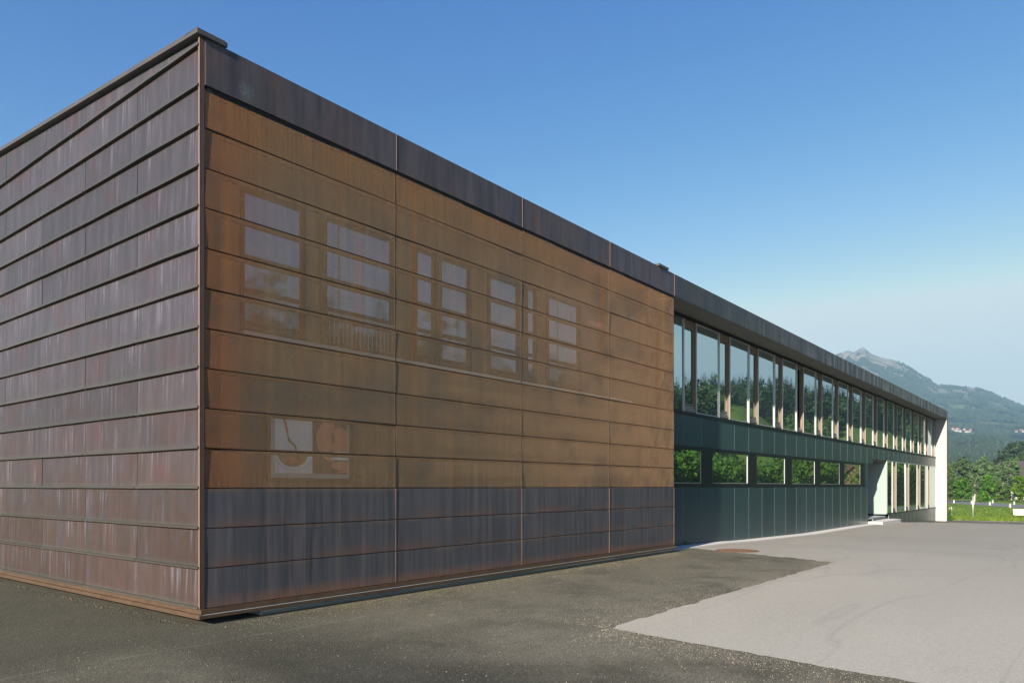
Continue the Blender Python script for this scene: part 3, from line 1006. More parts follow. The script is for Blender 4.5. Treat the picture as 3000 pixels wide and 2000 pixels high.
def window_module(u0, zb, zt, vw, total, opened=False, last=False):
    """mullion, narrow wooden ventilation sash, mullion, wide fixed pane"""
    b = MB()
    yo = YW - .032
    b.box(u0 - .032, u0 + .032, yo, YW + .12, zb, zt)
    b.box(u0 + vw - .032, u0 + vw + .032, yo, YW + .12, zb, zt)
    b.box(u0 + vw + .033, u0 + total - .033, YW - .012, YW + .05, zb, zb + .035)
    b.box(u0 + vw + .033, u0 + total - .033, YW - .012, YW + .05, zt - .035, zt)
    w = b.build('window', MT['alu'], BLD)
    pane(u0 + vw + .033, u0 + total - .033, YW + .004, zb + .035, zt - .035, w)
    # wooden reveal
    s = MB()
    xa, xb = u0 + .033, u0 + vw - .033
    s.box(xa, xa + .05, YW + .0, YW + .14, zb, zt)
    s.box(xb - .060, xb, YW - .015, YW + .14, zb, zt)
    s.box(xa + .05, xb - .060, YW + .01, YW + .14, zt - .16, zt)
    s.box(xa + .05, xb - .060, YW + .01, YW + .14, zb, zb + .05)
    s.build('vent_frame', MT['wood'], w)
    lv = MB()
    for q in range(3): lv.box(xa + .05, xb - .060, YW - .01 + q * .015, YW + .012 + q * .015, zb + .06 + q * .055, zb + .085 + q * .055)
    lv.build('vent_sill', MT['alu'], w)
    pa, pb = xa + .05, xb - .060
    if opened:
        o = MB()
        z0, z1 = zb + .22, zt - .18
        y0, y1 = YW + .12, YW + .50
        t = .06
        for (x0, x1) in ((pa, pa + t), (pb - t, pb)):
            o.hexa([(x0, y0, z0), (x1, y0, z0), (x1, y0 + .06, z0), (x0, y0 + .06, z0),
                    (x0, y1, z1), (x1, y1, z1), (x1, y1 + .06, z1), (x0, y1 + .06, z1)])
        o.build('open_sash', MT['wood'], w)
    else:
        f = MB()
        for (x0, x1, z0, z1) in ((pa, pa + .05, zb + .22, zt - .17), (pb - .05, pb, zb + .22, zt - .17), (pa + .05, pb - .05, zb + .22, zb + .28), (pa + .05, pb - .05, zt - .23, zt - .17)):
            f.box(x0, x1, YW + .03, YW + .08, z0, z1)
        f.build('vent_sash', MT['wood'], w)
        pane(pa + .05, pb - .05, YW + .06, zb + .28, zt - .23, w, 0.6, 'vent_pane')
    return w


b = MB(); b.box(14.40, 14.43, YW - .05, YW + .1, 4.30, 7.28); b.box(15.95, 16.01, YW - .05, YW + .1, 4.30, 7.28) if False else None
w0 = b.build('window', MT['alu'], BLD)
pane(14.43, 16.66, YW + .004, 4.30, 7.28, w0)
for k in range(17):
    u0 = 16.70 + 2.85 * k
    tot = 2.85 if k < 16 else UE - .02 - u0
    window_module(u0, 4.30, 7.28, .95, tot, opened=(k == 4))

# lower strip windows
for (za, zz, nm) in ((3.075, 3.195, 'strip_head'), (1.865, 1.985, 'strip_sill')):
    b = MB(); b.box(14.40, 40.42, YW - .012, YW + .12, za, zz); b.build(nm, MT['frame'], BLD)
xs_ = [14.40] + [18.05 + 4.25 * k for k in range(6)]
for k in range(6):
    p0 = xs_[k] + (.93 if k else 0.0)
    p1 = xs_[k + 1]
    b = MB()
    b.box(p1, p1 + .93 if k < 5 else 40.42, YW - .004, YW + .12, 1.99, 3.07, 0)
    b.box(p1 - .024, p1 - .001, YW - .006, YW + .12, 1.99, 3.07, 1)
    b.box(p0, p0 + .022, YW + .001, YW + .12, 1.99, 3.07, 1)
    b.box(p0 + .022, p1 - .024, YW + .001, YW + .12, 1.99, 2.012, 1)
    w = b.build('strip_window', [MT['frame'], MT['alu']], BLD)
    pane(p0 + .022, p1 - .024, YW + .006, 2.012, 3.07, w)

# tall windows beside the entrance
b = MB(); b.box(46.06, 46.10, YW - .02, 2.8, .13, 3.50); w1 = b.build('window', MT['alu'], BLD)
pane(46.11, 47.60, YW + .004, .18, 3.48, w1)
for k in range(4):
    u0 = 47.65 + 4.2 * k
    window_module(u0, .17, 3.47, 1.12, min(4.2, UE - .02 - u0))
b = MB(); b.box(46.06, UE - .01, YW - .03, YW + .12, .125, .165); b.build('sill_band', MT['frame'], BLD)
b = MB(); b.box(46.06, UE - .01, YW - .01, YW + .12, 3.475, 3.518); b.build('head_band', MT['alu'], BLD)

# entrance recess
b = MB(); b.box(45.98, 46.055, YW + .01, 2.80, .12, 3.30); b.build('recess_panel', MT['doorw'], BLD)
b = MB(); b.box(41.10, 46.06, YW + .02, 2.80, 3.49, 3.60); b.build('recess_soffit', MT['soffit'], BLD)
b = MB(); b.box(41.10, 45.97, YW + .052, 2.80, -.06, .02); b.build('recess_floor', MT['plinth'], BLD)
b = MB(); b.box(41.10, 46.06, 2.70, 2.84, .0, 3.48); ed = b.build('entrance_door', MT['frame'], BLD)
pane(41.5, 45.5, 2.69, .3, 3.2, ed)

# end wing wall
b = MB()
b.box(UE, UE + .30, 0.0, GL, -.98, L(10) + .035)
b.build('end_wall', MT['white'], BLD)
b = MB(); b.box(UE - .01, UE + .31, -0.035, -0.002, -.99, L(10) + .028); b.build('end_wall_edge', MT['trim'], BLD)
b = MB(); b.box(UE + .02, UE + .28, .05, GL, -1.3, -.985); b.build('end_wall_base', MT['dark'], BLD)

# concrete entrance step
b = MB()
hb = [H(41.1), H(46.2)]
b.hexa([(41.12, .02, -.60), (46.20, .02, -.60), (46.20, .79, -.60), (41.12, .79, -.60),
        (41.12, .02, -.16), (46.20, .02, -.16), (46.20, .79, -.16), (41.12, .79, -.16)])
st = b.build('entrance_step', MT['kerb'])
tag(st, 'pale concrete step block in front of the entrance recess', 'step')

# posters in the screened ground-floor window
def poster(name, x0, x1, z0, z1, label, shapes, back):
    yb = 0.772
    mats = [back]
    b = MB(); b.box(x0, x1, yb, yb + .008, z0, z1, 0)
    for n, (pts, m) in enumerate(shapes):
        if m not in mats: mats.append(m)
        yy = yb - .0015 * (n + 1)
        b.poly([(x0 + (x1 - x0) * u, yy, z0 + (z1 - z0) * v) for (u, v) in pts], mats.index(m))
    o = b.build(name, mats, fix=False)
    tag(o, label, 'poster')


def ell(cx, cy, rx, ry, a0=0, a1=360, n=28):
    return [(cx + rx * math.cos(math.radians(a0 + (a1 - a0) * i / n)), cy + ry * math.sin(math.radians(a0 + (a1 - a0) * i / n))) for i in range(n + (0 if a1 - a0 == 360 else 1))]


MT['paper'] = simple('poster_paper', (0.93, 0.91, 0.87), 0.6, 0, 0.02)
MT['coffee'] = simple('poster_brown', (0.20, 0.12, 0.07), 0.6, 0, 0.05)
MT['pred'] = simple('poster_red', (0.72, 0.10, 0.05), 0.6, 0, 0.05)
MT['skin'] = simple('poster_skin', (0.80, 0.27, 0.16), 0.6, 0, 0.12, 6.0)
MT['skind'] = simple('poster_skin_shade', (0.42, 0.16, 0.10), 0.6, 0, 0.1, 6.0)
MT['pbrown'] = simple('poster_dark', (0.10, 0.06, 0.045), 0.6)
shp = [(ell(.46, .36, .40, .24, 180, 360), MT['coffee']), (ell(.46, .36, .28, .075), MT['coffee'])]
for i in range(5):
    q = .29 + i * .066
    shp.append(([(q, .19), (q + .05, .19 + .02 * (i % 2)), (q + .05, .30), (q, .30 - .03 * (i % 3 == 1))], MT['pred']))
sp_ = [(.20, 1.0), (.26, 1.0), (.34, .76), (.30, .74)]
shp.append((sp_, MT['pred']))
shp.append(([(.27, .78), (.29, .78), (.33, .60), (.50, .49), (.53, .40), (.56, .40), (.54, .52), (.37, .63), (.31, .74)], MT['coffee']))
for i in range(24):
    a = math.radians(205 + i * 130 / 23)
    cx, cy = .46 + .50 * math.cos(a), .36 + .31 * math.sin(a)
    shp.append(([(cx, cy), (cx + .010, cy), (cx + .010, cy + .028), (cx, cy + .028)], MT['pbrown']))
poster('poster', 1.665, 2.385, 2.11, 2.99, 'white poster with a dark coffee cup and spoon behind the copper mesh', shp, MT['paper'])
fc = [(ell(.72, .66, .62, .46, 100, 262), MT['skin']), (ell(.80, .62, .30, .30), MT['skin']),
      ([(.52, .80), (.60, .80), (.64, .62), (.56, .58)], MT['skind']),
      (ell(.80, .46, .34, .10, 180, 360), MT['skind']), (ell(.78, .44, .22, .05, 180, 360), MT['paper']),
      (ell(.82, .60, .14, .08), MT['skin']), (ell(.85, .30, .36, .03), MT['paper']),
      (ell(.86, .16, .36, .09), MT['skin']), (ell(.95, .02, .25, .05, 0, 180), MT['skin'])]
poster('poster', 2.39, 3.12, 2.11, 2.99, 'dark poster with a close view of a smiling face behind the copper mesh',
       [([(min(1, max(0, u)), min(1, max(0, v))) for (u, v) in p], m) for (p, m) in fc], MT['pbrown'])

# ------------------------------------------------------------------ small things on the ground
mh = P(2160, 1617, 21.9)
b = MB()
ring = [(math.cos(i * math.pi / 20), math.sin(i * math.pi / 20)) for i in range(40)]
hz = H(mh[0]) + .004
def disc(r, z): return [(mh[0] + r * c, mh[1] + r * s, z) for c, s in ring]
n0 = len(b.v); b.v += disc(.62, hz - .03) + disc(.62, hz + .012) + disc(.55, hz + .018)
for q in (0, 1):
    for i in range(40):
        j = (i + 1) % 40
        b.f.append((n0 + q * 40 + i, n0 + q * 40 + j, n0 + (q + 1) * 40 + j, n0 + (q + 1) * 40 + i)); b.m.append(0)
b.f.append(tuple(n0 + 80 + i for i in range(40))); b.m.append(0)
for gx in range(-5, 6):
    for gy in range(-5, 6):
        if gx * gx + gy * gy < 26:
            x, y = mh[0] + gx * .095, mh[1] + gy * .095
            b.box(x - .03, x + .03, y - .03, y + .03, hz + .019, hz + .027)
tag(b.build('manhole_cover', MT['iron']), 'round rusty manhole cover set between dark and pale asphalt', 'manhole cover')

# weed at the kerb
b = MB()
wx, wy = 16.85, .76
for i in range(26):
    a = random.uniform(0, 6.28); l = random.uniform(.05, .26); sp = random.uniform(.01, .07)
    tip = (wx + sp * math.cos(a), wy + sp * math.sin(a), H(wx) + .03 + l)
    b.poly([(wx - .012, wy, H(wx) + .03), (wx + .012, wy, H(wx) + .03), tip])
tag(b.build('weed', MT['lf_yel'], fix=False), 'small dry weed sprouting between kerb and green wall', 'weed')

# gravel and litter
def gravel():
    b = MB(); n = 0
    def stone(x, y, r, m):
        z = H(x) + (.008 if x > 3 else .003)
        a = random.uniform(0, 3)
        c, s = math.cos(a) * r, math.sin(a) * r
        k = len(b.v)
        q = random.uniform(.5, .9)
        b.v += [(x + c, y + s, z), (x - s * q, y + c * q, z), (x - c, y - s, z), (x + s * q, y - c * q, z), (x + r * .2, y, z + r * random.uniform(.6, 1.0))]
        for f in ((0, 1, 4), (1, 2, 4), (2, 3, 4), (3, 0, 4)):
            b.f.append(tuple(k + i for i in f)); b.m.append(m)
    for i in range(9000):
        x = random.uniform(-4, 15.5); y = random.uniform(-9, -.1)
        if x > 3.0 and y < -4.7 and random.random() > .02: continue
        if x < -.1 and y > -.2: continue
        dens = mnoise.noise(Vector((x * .5, y * .5, 2))) * .5 + .5
        if random.random() > dens * 1.1: continue
        stone(x, y, random.choice((.003, .004, .005, .006, .008)), 0)
    for i in range(3800):                           # swept up against the joint of the two surfaces
        if random.random() < .55:
            t = random.random() ** 1.5
            x = 3.2 + t * 11; y = -4.45 + abs(random.gauss(0, .40)) * (1.2 - t * .5)
        else:
            y = -4.5 - random.random() ** 1.3 * 4.0; x = 3.25 + (y + 4.5) * .145 - abs(random.gauss(0, .42))
        stone(x, y, random.choice((.003, .004, .005, .007)), 0)
    for i in range(2200):
        x = random.uniform(.4, 14); y = -.15 - abs(random.gauss(0, .35))
        stone(x, y, random.choice((.004, .005, .007)), 1 if random.random() < .12 else 0)
    for i in range(900):
        y = random.uniform(-.1, 9); x = -.10 - abs(random.gauss(0, .10))
        stone(x, y, random.choice((.006, .010, .016)), 1 if random.random() < .05 else 2)
    for i in range(14):
        stone(random.uniform(-4, 4), random.uniform(-8.5, -.4), random.uniform(.010, .016), 1)
    tag(b.build('gravel', [MT['peb'], MT['litter'], MT['asph']], fix=False), 'loose pale gravel and dry leaf scraps scattered over the asphalt', 'gravel', kind='stuff')


gravel()

# signpost
sx, sy, sz = P(2850.5, 1521.5, 66.0)
sz = H(sx)
so = empty('sign_post', (sx, sy, sz))
tag(so, 'thin grey signpost seen edge on, standing in the grass', 'signpost')
b = MB(); b.tube([(0, 0, -.1), (0, 0, 2.10)], .045, 10); b.build('pole', MT['steel'], so, smooth=True)
b = MB(); b.box(-.30, .30, -.07, -.045, 1.38, 2.12)
so.rotation_euler = (0, 0, math.radians(6.4 + 9))
b.build('sign_plate', MT['steel'], so)

# marker stones along the road
for n, (px, py, lab) in enumerate(((2794.5, 1473, 'white marker post at the road edge, nearest the building end'),
                                   (2846, 1475.5, 'white marker post at the road edge just left of the signpost'),
                                   (2899.5, 1479.5, 'low white marker post on the near grass verge right of the signpost'),
                                   (2908, 1473.5, 'white marker post on the far road verge under the bushy tree'),
                                   (2959, 1486, 'white marker post on the near verge below the pale trunk'),
                                   (2971, 1477.5, 'white marker post on the far verge right of the pale trunk'))):
    d = 3.0 * F / (py - HY)
    x, y, z = P(px, py, d)
    o = empty('marker_post', (x, y, -1.1), .6)
    tag(o, lab, 'marker post', 'white marker posts along the road')
    b = MB(); hh = .56
    b.hexa([(-.12, -.09, -.1), (.12, -.09, -.1), (.12, .09, -.1), (-.12, .09, -.1), (-.09, -.07, hh), (.09, -.07, hh), (.09, .07, hh - .07), (-.09, .07, hh - .07)])
    b.build('post_body', MT['plaster'], o)

x, y, z = P(2995, 1507, 76)
b = MB(); b.box(x - .35, x + .35, y - .75, y + .75, -1.15, -1.1 + .56); b.box(x - .40, x + .40, y - .80, y + .80, -.538, -.47)
tag(b.build('concrete_block', MT['plaster']), 'white concrete block standing in the grass at the right edge', 'block')
for i, (px, py, d, hgt, m, lab) in enumerate(((2783, 1515, 72, .85, 'plaster', 'narrow white post beside the shrub at the wall end'),
                                              (2787.5, 1514, 73, .92, 'greyw', 'weathered grey wooden post behind the shrub at the wall end'))):
    x, y, z = P(px, py, d)
    b = MB(); b.hexa([(x - .09, y - .07, -1.2), (x + .09, y - .07, -1.2), (x + .09, y + .07, -1.2), (x - .09, y + .07, -1.2),
                      (x - .07, y - .06, -1.1 + hgt), (x + .07, y - .06, -1.1 + hgt), (x + .07, y + .06, -1.1 + hgt + .04), (x - .07, y + .06, -1.1 + hgt + .04)])
    tag(b.build('garden_post', MT[m]), lab, 'post')


# ------------------------------------------------------------------ vegetation
def leafblob(b, centres, n, size, m=0, flat=0.0):
    """n leaf faces spread through the given clumps (x, y, z, rx, rz)"""
    tot = sum(c[3] ** 2 for c in centres)
    for (cx, cy, cz, rx, rz) in centres:
        k = max(4, int(n * rx * rx / tot))
        u = rng.normal(size=(k, 3)); u /= np.linalg.norm(u, axis=1)[:, None]
        r = rng.random(k) ** 0.45
        for i in range(k):
            p = Vector((cx + u[i, 0] * r[i] * rx, cy + u[i, 1] * r[i] * rx, cz + u[i, 2] * r[i] * rz))
            nrm = Vector(rng.normal(size=3)) * 0.8 + Vector((u[i, 0], u[i, 1], u[i, 2] + .5 - flat))
            nrm.normalize()
            a = nrm.orthogonal().normalized()
            ang = rng.random() * 6.28
            a = Matrix.Rotation(ang, 3, nrm) @ a
            c = nrm.cross(a)
            s = size * (0.55 + rng.random() * 0.8)
            t = s * (0.45 + rng.random() * .3)
            b.poly([p - a * s, p + c * t * .8 - a * s * .2, p + a * s, p - c * t - a * s * .1], m)


def broadleaf(name, base, height, width, leaf, bark, label, cat='tree', group=None, crown_from=0.22, n=1500, leafsize=.30, trunk_r=.11, slim=1.0):
    o = empty(name, base)
    tag(o, label, cat, group)
    b = MB()
    lean = random.uniform(-.04, .04) * height
    pts = [(lean * f * f + random.uniform(-.1, .1) * f, random.uniform(-.1, .1) * f, height * f * .86) for f in (0, .15, .3, .5, .7, 1)]
    pts[0] = (0, 0, -.2)
    b.tube(pts, [trunk_r, trunk_r * .85, trunk_r * .7, trunk_r * .5, trunk_r * .3, .02], 7)
    cl = []
    R = width / 2
    nb = 16
    for i in range(nb):
        f = crown_from + (1 - crown_from) * (i + random.random()) / nb
        prof = math.sin(math.pi * min(1, max(.05, (f - crown_from * .7) / (1.04 - crown_from * .7)))) ** .55
        rr = R * prof * random.uniform(.35, .85)
        a = i * 2.4 + random.uniform(-.5, .5)
        c = Vector((rr * math.cos(a) + lean * f * f, rr * math.sin(a), height * f * .95))
        r = R * random.uniform(.28, .46) * (0.6 + .5 * prof)
        cl.append((c.x, c.y, c.z, r, r * random.uniform(.7, 1.0)))
        st = Vector((lean * f * f * .7, 0, height * max(.12, f - .16) * .86))
        b.tube([st, (st + c) * .5 + Vector((0, 0, -.1)), c], [trunk_r * .32, trunk_r * .2, .015], 5, cap=False)
    cl.append((lean * .8, 0, height * .93, R * .28, height * .07))
    b.build('trunk', bark, o, smooth=True, fix=False)
    b = MB()
    leafblob(b, cl, n, leafsize)
    b.build('crown', leaf, o, fix=False)
    return o


def conifer_geo(b, x, y, z, h, r, n, m=0, lsize=None, bare=.08, pine=False):
    for i in range(n):
        f = bare + (1 - bare) * (i + rng.random()) / n
        if pine: rad = r * math.sin(math.pi * min(1, .25 + .75 * f)) ** .6 * (.3 + .7 * rng.random())
        else: rad = r * (1.02 - f) * (.55 + .55 * rng.random())
        a = rng.random() * 6.283
        ca, sa = math.cos(a), math.sin(a)
        zc = z + h * f
        s = (lsize or r * .34) * (1.15 - f * .6)
        droop = .35 * rad
        tip = (x + ca * rad, y + sa * rad, zc - droop * .5)
        k = .30 * rad + s * .35
        root = (x + ca * rad * .15, y + sa * rad * .15, zc + droop * .25)
        b.poly([root, (x + ca * rad * .65 - sa * k, y + sa * rad * .65 + ca * k, zc - droop * .35), tip,
                (x + ca * rad * .65 + sa * k, y + sa * rad * .65 - ca * k, zc - droop * .35)], m)


def conifer(name, base, h, r, label, group, leaf, pine=False, n=320):
    o = empty(name, base)
    tag(o, label, 'tree', group)
    b = MB(); b.tube([(0, 0, -.5), (0, 0, h * .5), (0, 0, h * .97)], [h * .018, h * .012, .03], 6); b.build('trunk', MT['bark'], o, fix=False)
    b = MB()
    if pine:
        cl = []
        for i in range(12):
            f = .34 + .62 * i / 11
            a = i * 2.4
            rr = r * math.sin(math.pi * (.18 + .75 * (f - .3) / .7)) * random.uniform(.3, .8)
            cl.append((rr * math.cos(a), rr * math.sin(a), h * f, r * random.uniform(.32, .5), r * random.uniform(.22, .36)))
        leafblob(b, cl, int(n * 2.2), .45)
    else:
        conifer_geo(b, 0, 0, 0, h, r, n)
    b.build('crown', leaf, o, fix=False)
    return o


def gz(px, d):
    x, y, z = P(px, 0, d)
    return (x, y, -1.1)


G1 = 'trees in a row beyond the road'
fr_ = [  # px, top, depth, width px, material, bark, label, crown_from, n
    (2788, 1402, 142, 34, 'lf_mid', 'bark', 'leafy green tree hard against the building end, lowest part dark', .15, 1300),
    (2818, 1398, 140, 46, 'lf_bright', 'bark', 'bright green rounded tree left of the signpost', .18, 1700),
    (2893, 1390, 140, 44, 'lf_bright', 'bark', 'bright green bushy tree right of the signpost', .04, 1800),
    (2879, 1438, 138, 26, 'lf_bright', 'bark', 'low green shrubby tree right beside the thin birch', .03, 900),
    (2990, 1393, 138, 48, 'lf_yel', 'bark', 'yellow green rounded tree at the right edge of the photo', .15, 1700),
    (2856, 1388, 141, 34, 'lf_grey', 'barkp', 'thin sparse birch with a pale trunk directly behind the signpost', .34, 520),
    (2925, 1410, 146, 40, 'lf_mid', 'bark', 'dark green tree in the shade between the two bushy trees', .10, 1300),
    (2945, 1420, 146, 36, 'lf_mid', 'bark', 'dark low tree to the left of the tall pale trunk', .10, 1200),
]
for (px, top, d, w, lf, bk, lab, cf, n) in fr_:
    h = (HY - top) / F * d + 3.0
    broadleaf('deciduous_tree', gz(px, d), h, w / F * d, MT[lf], MT[bk], lab, 'tree', G1, cf, n, .26)
bk_ = [
    (2786, 1353, 168, 38, 'tall grey green poplar hard against the building end'),
    (2806, 1348, 172, 40, 'tall grey green poplar behind the bright rounded tree, left of its top'),
    (2824, 1337, 168, 44, 'tallest grey green poplar of the left clump'),
    (2842, 1352, 174, 36, 'grey green poplar rising straight behind the signpost'),
    (2860, 1350, 170, 34, 'grey green poplar behind the crown of the thin birch'),
    (2879, 1333, 168, 44, 'tallest grey green poplar right of the signpost'),
    (2898, 1350, 172, 40, 'grey green poplar behind the bushy tree right of the signpost'),
    (2917, 1362, 172, 40, 'grey green poplar between the tallest poplar and the pale trunk'),
    (2938, 1352, 176, 44, 'grey green poplar just left of the tall pale trunk'),
]
for (px, top, d, w, lab) in bk_:
    h = (HY - top) / F * d + 3.0
    broadleaf('poplar_tree', gz(px, d), h, w / F * d, MT['lf_grey'], MT['bark'], lab, 'tree', G1, .2, 2600, .34)
h = (HY - 1340) / F * 158 + 3.0
broadleaf('poplar_tree', gz(2963, 158), h, 52 / F * 158, MT['lf_grey'], MT['barkp'], 'tall poplar with a conspicuous pale trunk on the right', 'tree', G1, .33, 2400, .32, .14)

# ivy shrub at the wing wall
x, y, z = P(2783.5, 1529, 65.2)
b = MB()
leafblob(b, [(x, y, -1.0 + .1, .22, .25), (x, y, -1.0 + .45, .2, .3), (x + .05, y, -1.0 + .75, .16, .25)], 420, .06)
tag(b.build('shrub', MT['lf_bright'], fix=False), 'small bright green shrub climbing at the foot of the white end wall', 'shrub')
# rough grass round the sign
b = MB()
for i in range(9000):
    t = random.random()
    if i < 3200: x, y = sx + random.gauss(0, 1.5), sy + random.gauss(0, 3.0)
    else: x, y = 70.2 + random.random() ** 1.5 * 42, random.uniform(-8, 16)
    if x < 70.05: x = 70.05 + random.random() * .4
    hgt = random.uniform(.06, .20) * (1.5 if i < 3200 else .75)
    a = random.uniform(0, 6.28); w = random.uniform(.03, .08)
    b.poly([(x - w * math.cos(a), y - w * math.sin(a), -1.1), (x + w * math.cos(a), y + w * math.sin(a), -1.1), (x + random.gauss(0, .07), y + random.gauss(0, .07), -1.1 + hgt)])
tag(b.build('meadow_grass', MT['blade'], fix=False), 'uncut green grass covering the field before the road', 'grass', kind='stuff')


# ------------------------------------------------------------------ terrain
def grid_terrain(name, pxs, ds, zfun, mat, mirror=False):
    b = MB()
    pf = PM if mirror else P
    for d in ds:
        for px in pxs:
            x, y, _ = pf(px, 0, d)
            b.v.append((x, y, zfun(px, d, x, y)))
    n = len(pxs)
    for j in range(len(ds) - 1):
        for i in range(n - 1):
            a = j * n + i
            b.f.append((a, a + 1, a + n + 1, a + n)); b.m.append(0)
    return b.build(name, mat, smooth=True, fix=False)


RX = [1700, 2100, 2300, 2400, 2451, 2479, 2490, 2498, 2510, 2525, 2533, 2540, 2553, 2584, 2617, 2640, 2668, 2698, 2726, 2750, 2783, 2829, 2857, 2900, 2936, 2974, 3000, 3060, 3200, 3500]
RY = [1180, 1120, 1090, 1066, 1045, 1028, 1027, 1034, 1026, 1018, 1019, 1026, 1036, 1048, 1055, 1064, 1082, 1102, 1115, 1128, 1133, 1135, 1139, 1150, 1164, 1180, 1190, 1215, 1190, 1150]


def fbm(x, y, s, o=4):
    return mnoise.fractal(Vector((x * s, y * s, 1.3)), 0.9, 2.1, o)


def zy(y, d): return CZ + (HY - y) / F * d


def z_mountain(px, d, x, y):
    ry = np.interp(px, RX, RY)
    foot = 1289 + 46 * min(1.6, ((px - 2872) / 150.0) ** 2)
    low = 1352 + 24 * min(1.5, ((px - 2800) / 160.0) ** 2)
    vil = 1266 + 6 * math.sin(px * .02)
    D = [420, 620, 700, 980, 1080, 1500, 1640, 2050, 2650, 3100]
    Zz = [-1.2, zy(low, 620) * .9, zy(low + 6, 700), zy(foot, 980), zy(foot + 4, 1080) * .97, zy(vil, 1500), zy(vil - 12, 1640), zy(.45 * ry + .55 * 1262, 2050), zy(ry, 2650), zy(ry, 2650) * .6]
    z = float(np.interp(d, D, Zz))
    amp = np.interp(d, [420, 700, 1500, 2000, 2550, 2650, 3100], [0, 3, 5, 16, 14, 3, 20])
    z += amp * fbm(x, y, 1 / 160.0, 5)
    return z


mpx = list(range(1900, 3480, 8))
mds = [420, 500, 560, 620, 660, 700, 760, 840, 910, 980, 1030, 1080, 1200, 1350, 1500, 1640] + list(range(1700, 2660, 45)) + [2650, 2750, 2900, 3100]
mds = sorted(set(mds))
tag(grid_terrain('mountain', mpx, mds, z_mountain, MT['mount']), 'forested mountain with two pale rocky peaks fading into haze', 'mountain', kind='structure')

b = MB()
cnt = 0
while cnt < 24000:
    px = random.uniform(2420, 3080)
    d = random.uniform(560, 2660) if cnt % 3 else random.choice((random.uniform(2450, 2655), random.uniform(560, 1080)))
    x, y, _ = P(px, 0, d)
    m = fbm(x, y, 1 / 110.0, 4) + .45 * fbm(x, y, 1 / 38.0, 3)
    lim = -.12 if d < 1100 else (.03 if d < 2000 else -.02)
    if 1090 < d < 1720: lim = .30
    rocky = d > 2430 and px < 2600
    if rocky: lim = .10
    if 1240 < d < 1580 and (2778 < px < 2862 or 2955 < px < 3020): continue
    if m < lim:
        cnt += .15
        continue
    z = z_mountain(px, d, x, y)
    hgt = random.uniform(7, 12) if d > 1500 else random.uniform(6, 10)
    if d > 2500: hgt *= .75
    r = hgt * random.uniform(.34, .55)
    k = len(b.v)
    a0 = random.random()
    for i in range(5):
        a = a0 + i * 1.2566
        b.v.append((x + r * math.cos(a), y + r * math.sin(a), z + hgt * .12))
    b.v.append((x, y, z + hgt))
    for i in range(5):
        b.f.append((k + i, k + (i + 1) % 5, k + 5)); b.m.append(0)
    cnt += 1
tag(b.build('mountain_forest', MT['lf_far'], fix=False), 'hazy forest covering the mountain slopes', 'forest', kind='stuff')


def village_house(name, px, d, w, l, hgt, rz, label, roofmat, zoff=0.0, group=None):
    x, y, _ = P(px, 0, d)
    z = z_mountain(px, d, x, y) + zoff if d > 420 else -1.1
    o = empty(name, (x, y, z), rz)
    tag(o, label, 'house', group)
    b = MB(); b.box(-w / 2, w / 2, -l / 2, l / 2, -1.5, hgt)
    b.poly([(-w / 2, -l / 2, hgt), (w / 2, -l / 2, hgt), (0, -l / 2, hgt + w * .38)]); b.poly([(-w / 2, l / 2, hgt), (w / 2, l / 2, hgt), (0, l / 2, hgt + w * .38)])
    b.build('wall', MT['plaster'], o)
    b = MB(); e = .5; t = .3
    for s in (-1, 1):
        b.hexa([(0, -l / 2 - e, hgt + w * .38), (s * (w / 2 + e), -l / 2 - e, hgt - e * .76), (s * (w / 2 + e), l / 2 + e, hgt - e * .76), (0, l / 2 + e, hgt + w * .38),
                (0, -l / 2 - e, hgt + w * .38 + t), (s * (w / 2 + e), -l / 2 - e, hgt - e * .76 + t), (s * (w / 2 + e), l / 2 + e, hgt - e * .76 + t), (0, l / 2 + e, hgt + w * .38 + t)])
    b.build('roof', roofmat, o)
    b = MB()
    for i in (-1, 0, 1):
        for q in (0.9, 3.4):
            if q + 1.3 < hgt: b.box(-w / 2 - .03, -w / 2 + .02, i * l * .28 - .5, i * l * .28 + .5, q, q + 1.3)
    b.build('windows', MT['dark'], o)
    return o


vs = [(2792, 1530, 6, 7), (2800, 1500, 6, 8), (2806, 1545, 7, 8), (2812, 1500, 7, 9), (2826, 1560, 5, 6), (2830, 1510, 5, 6), (2838, 1525, 6, 9), (2843, 1560, 5, 7), (2978, 1520, 6, 8), (2992, 1545, 7, 8), (2999, 1510, 6, 8), (2990, 1850, 8, 14)]
vlab = ['leftmost white village house on the mountain meadow', 'white red roofed village house second from the left on the slope',
        'red roofed house behind the largest house of the hillside hamlet', 'largest white red roofed house of the hillside hamlet',
        'small high white house in the middle of the hillside hamlet', 'small low white house in the middle of the hillside hamlet',
        'long white house near the right end of the hillside hamlet', 'rightmost house of the hillside hamlet by the wall end',
        'white house on the slope, left of three at the right edge', 'white house on the slope, middle of three at the right edge',
        'white house on the slope, right of three at the right edge', 'lone farmhouse high on the mountain meadow at the right edge']
for i, (px, d, w, l) in enumerate(vs):
    village_house('village_house', px, d, w * .62, l * .62, 3.4, random.uniform(-.8, .8) + .4, vlab[i], MT['redroof'], 0.3, 'white houses of the hillside village')

hx = P(3003, 0, 172)
ho = village_house('white_house', 3003, 172, 9, 12, 5.2, -.65, 'white house with a brown roof behind the trees at the right edge', MT['droof'])

# wooded knoll on the right
def z_knoll(px, d, x, y):
    yk = np.interp(px, [2870, 2900, 2930, 3000, 3080, 3300], [1436, 1418, 1402, 1372, 1345, 1330])
    return float(np.interp(d, [215, 240, 300, 345], [-1.3, zy(yk, 300) * .35, zy(yk, 300), zy(yk, 300) * .8])) + (.8 * fbm(x, y, .05, 3) if d > 220 else 0)


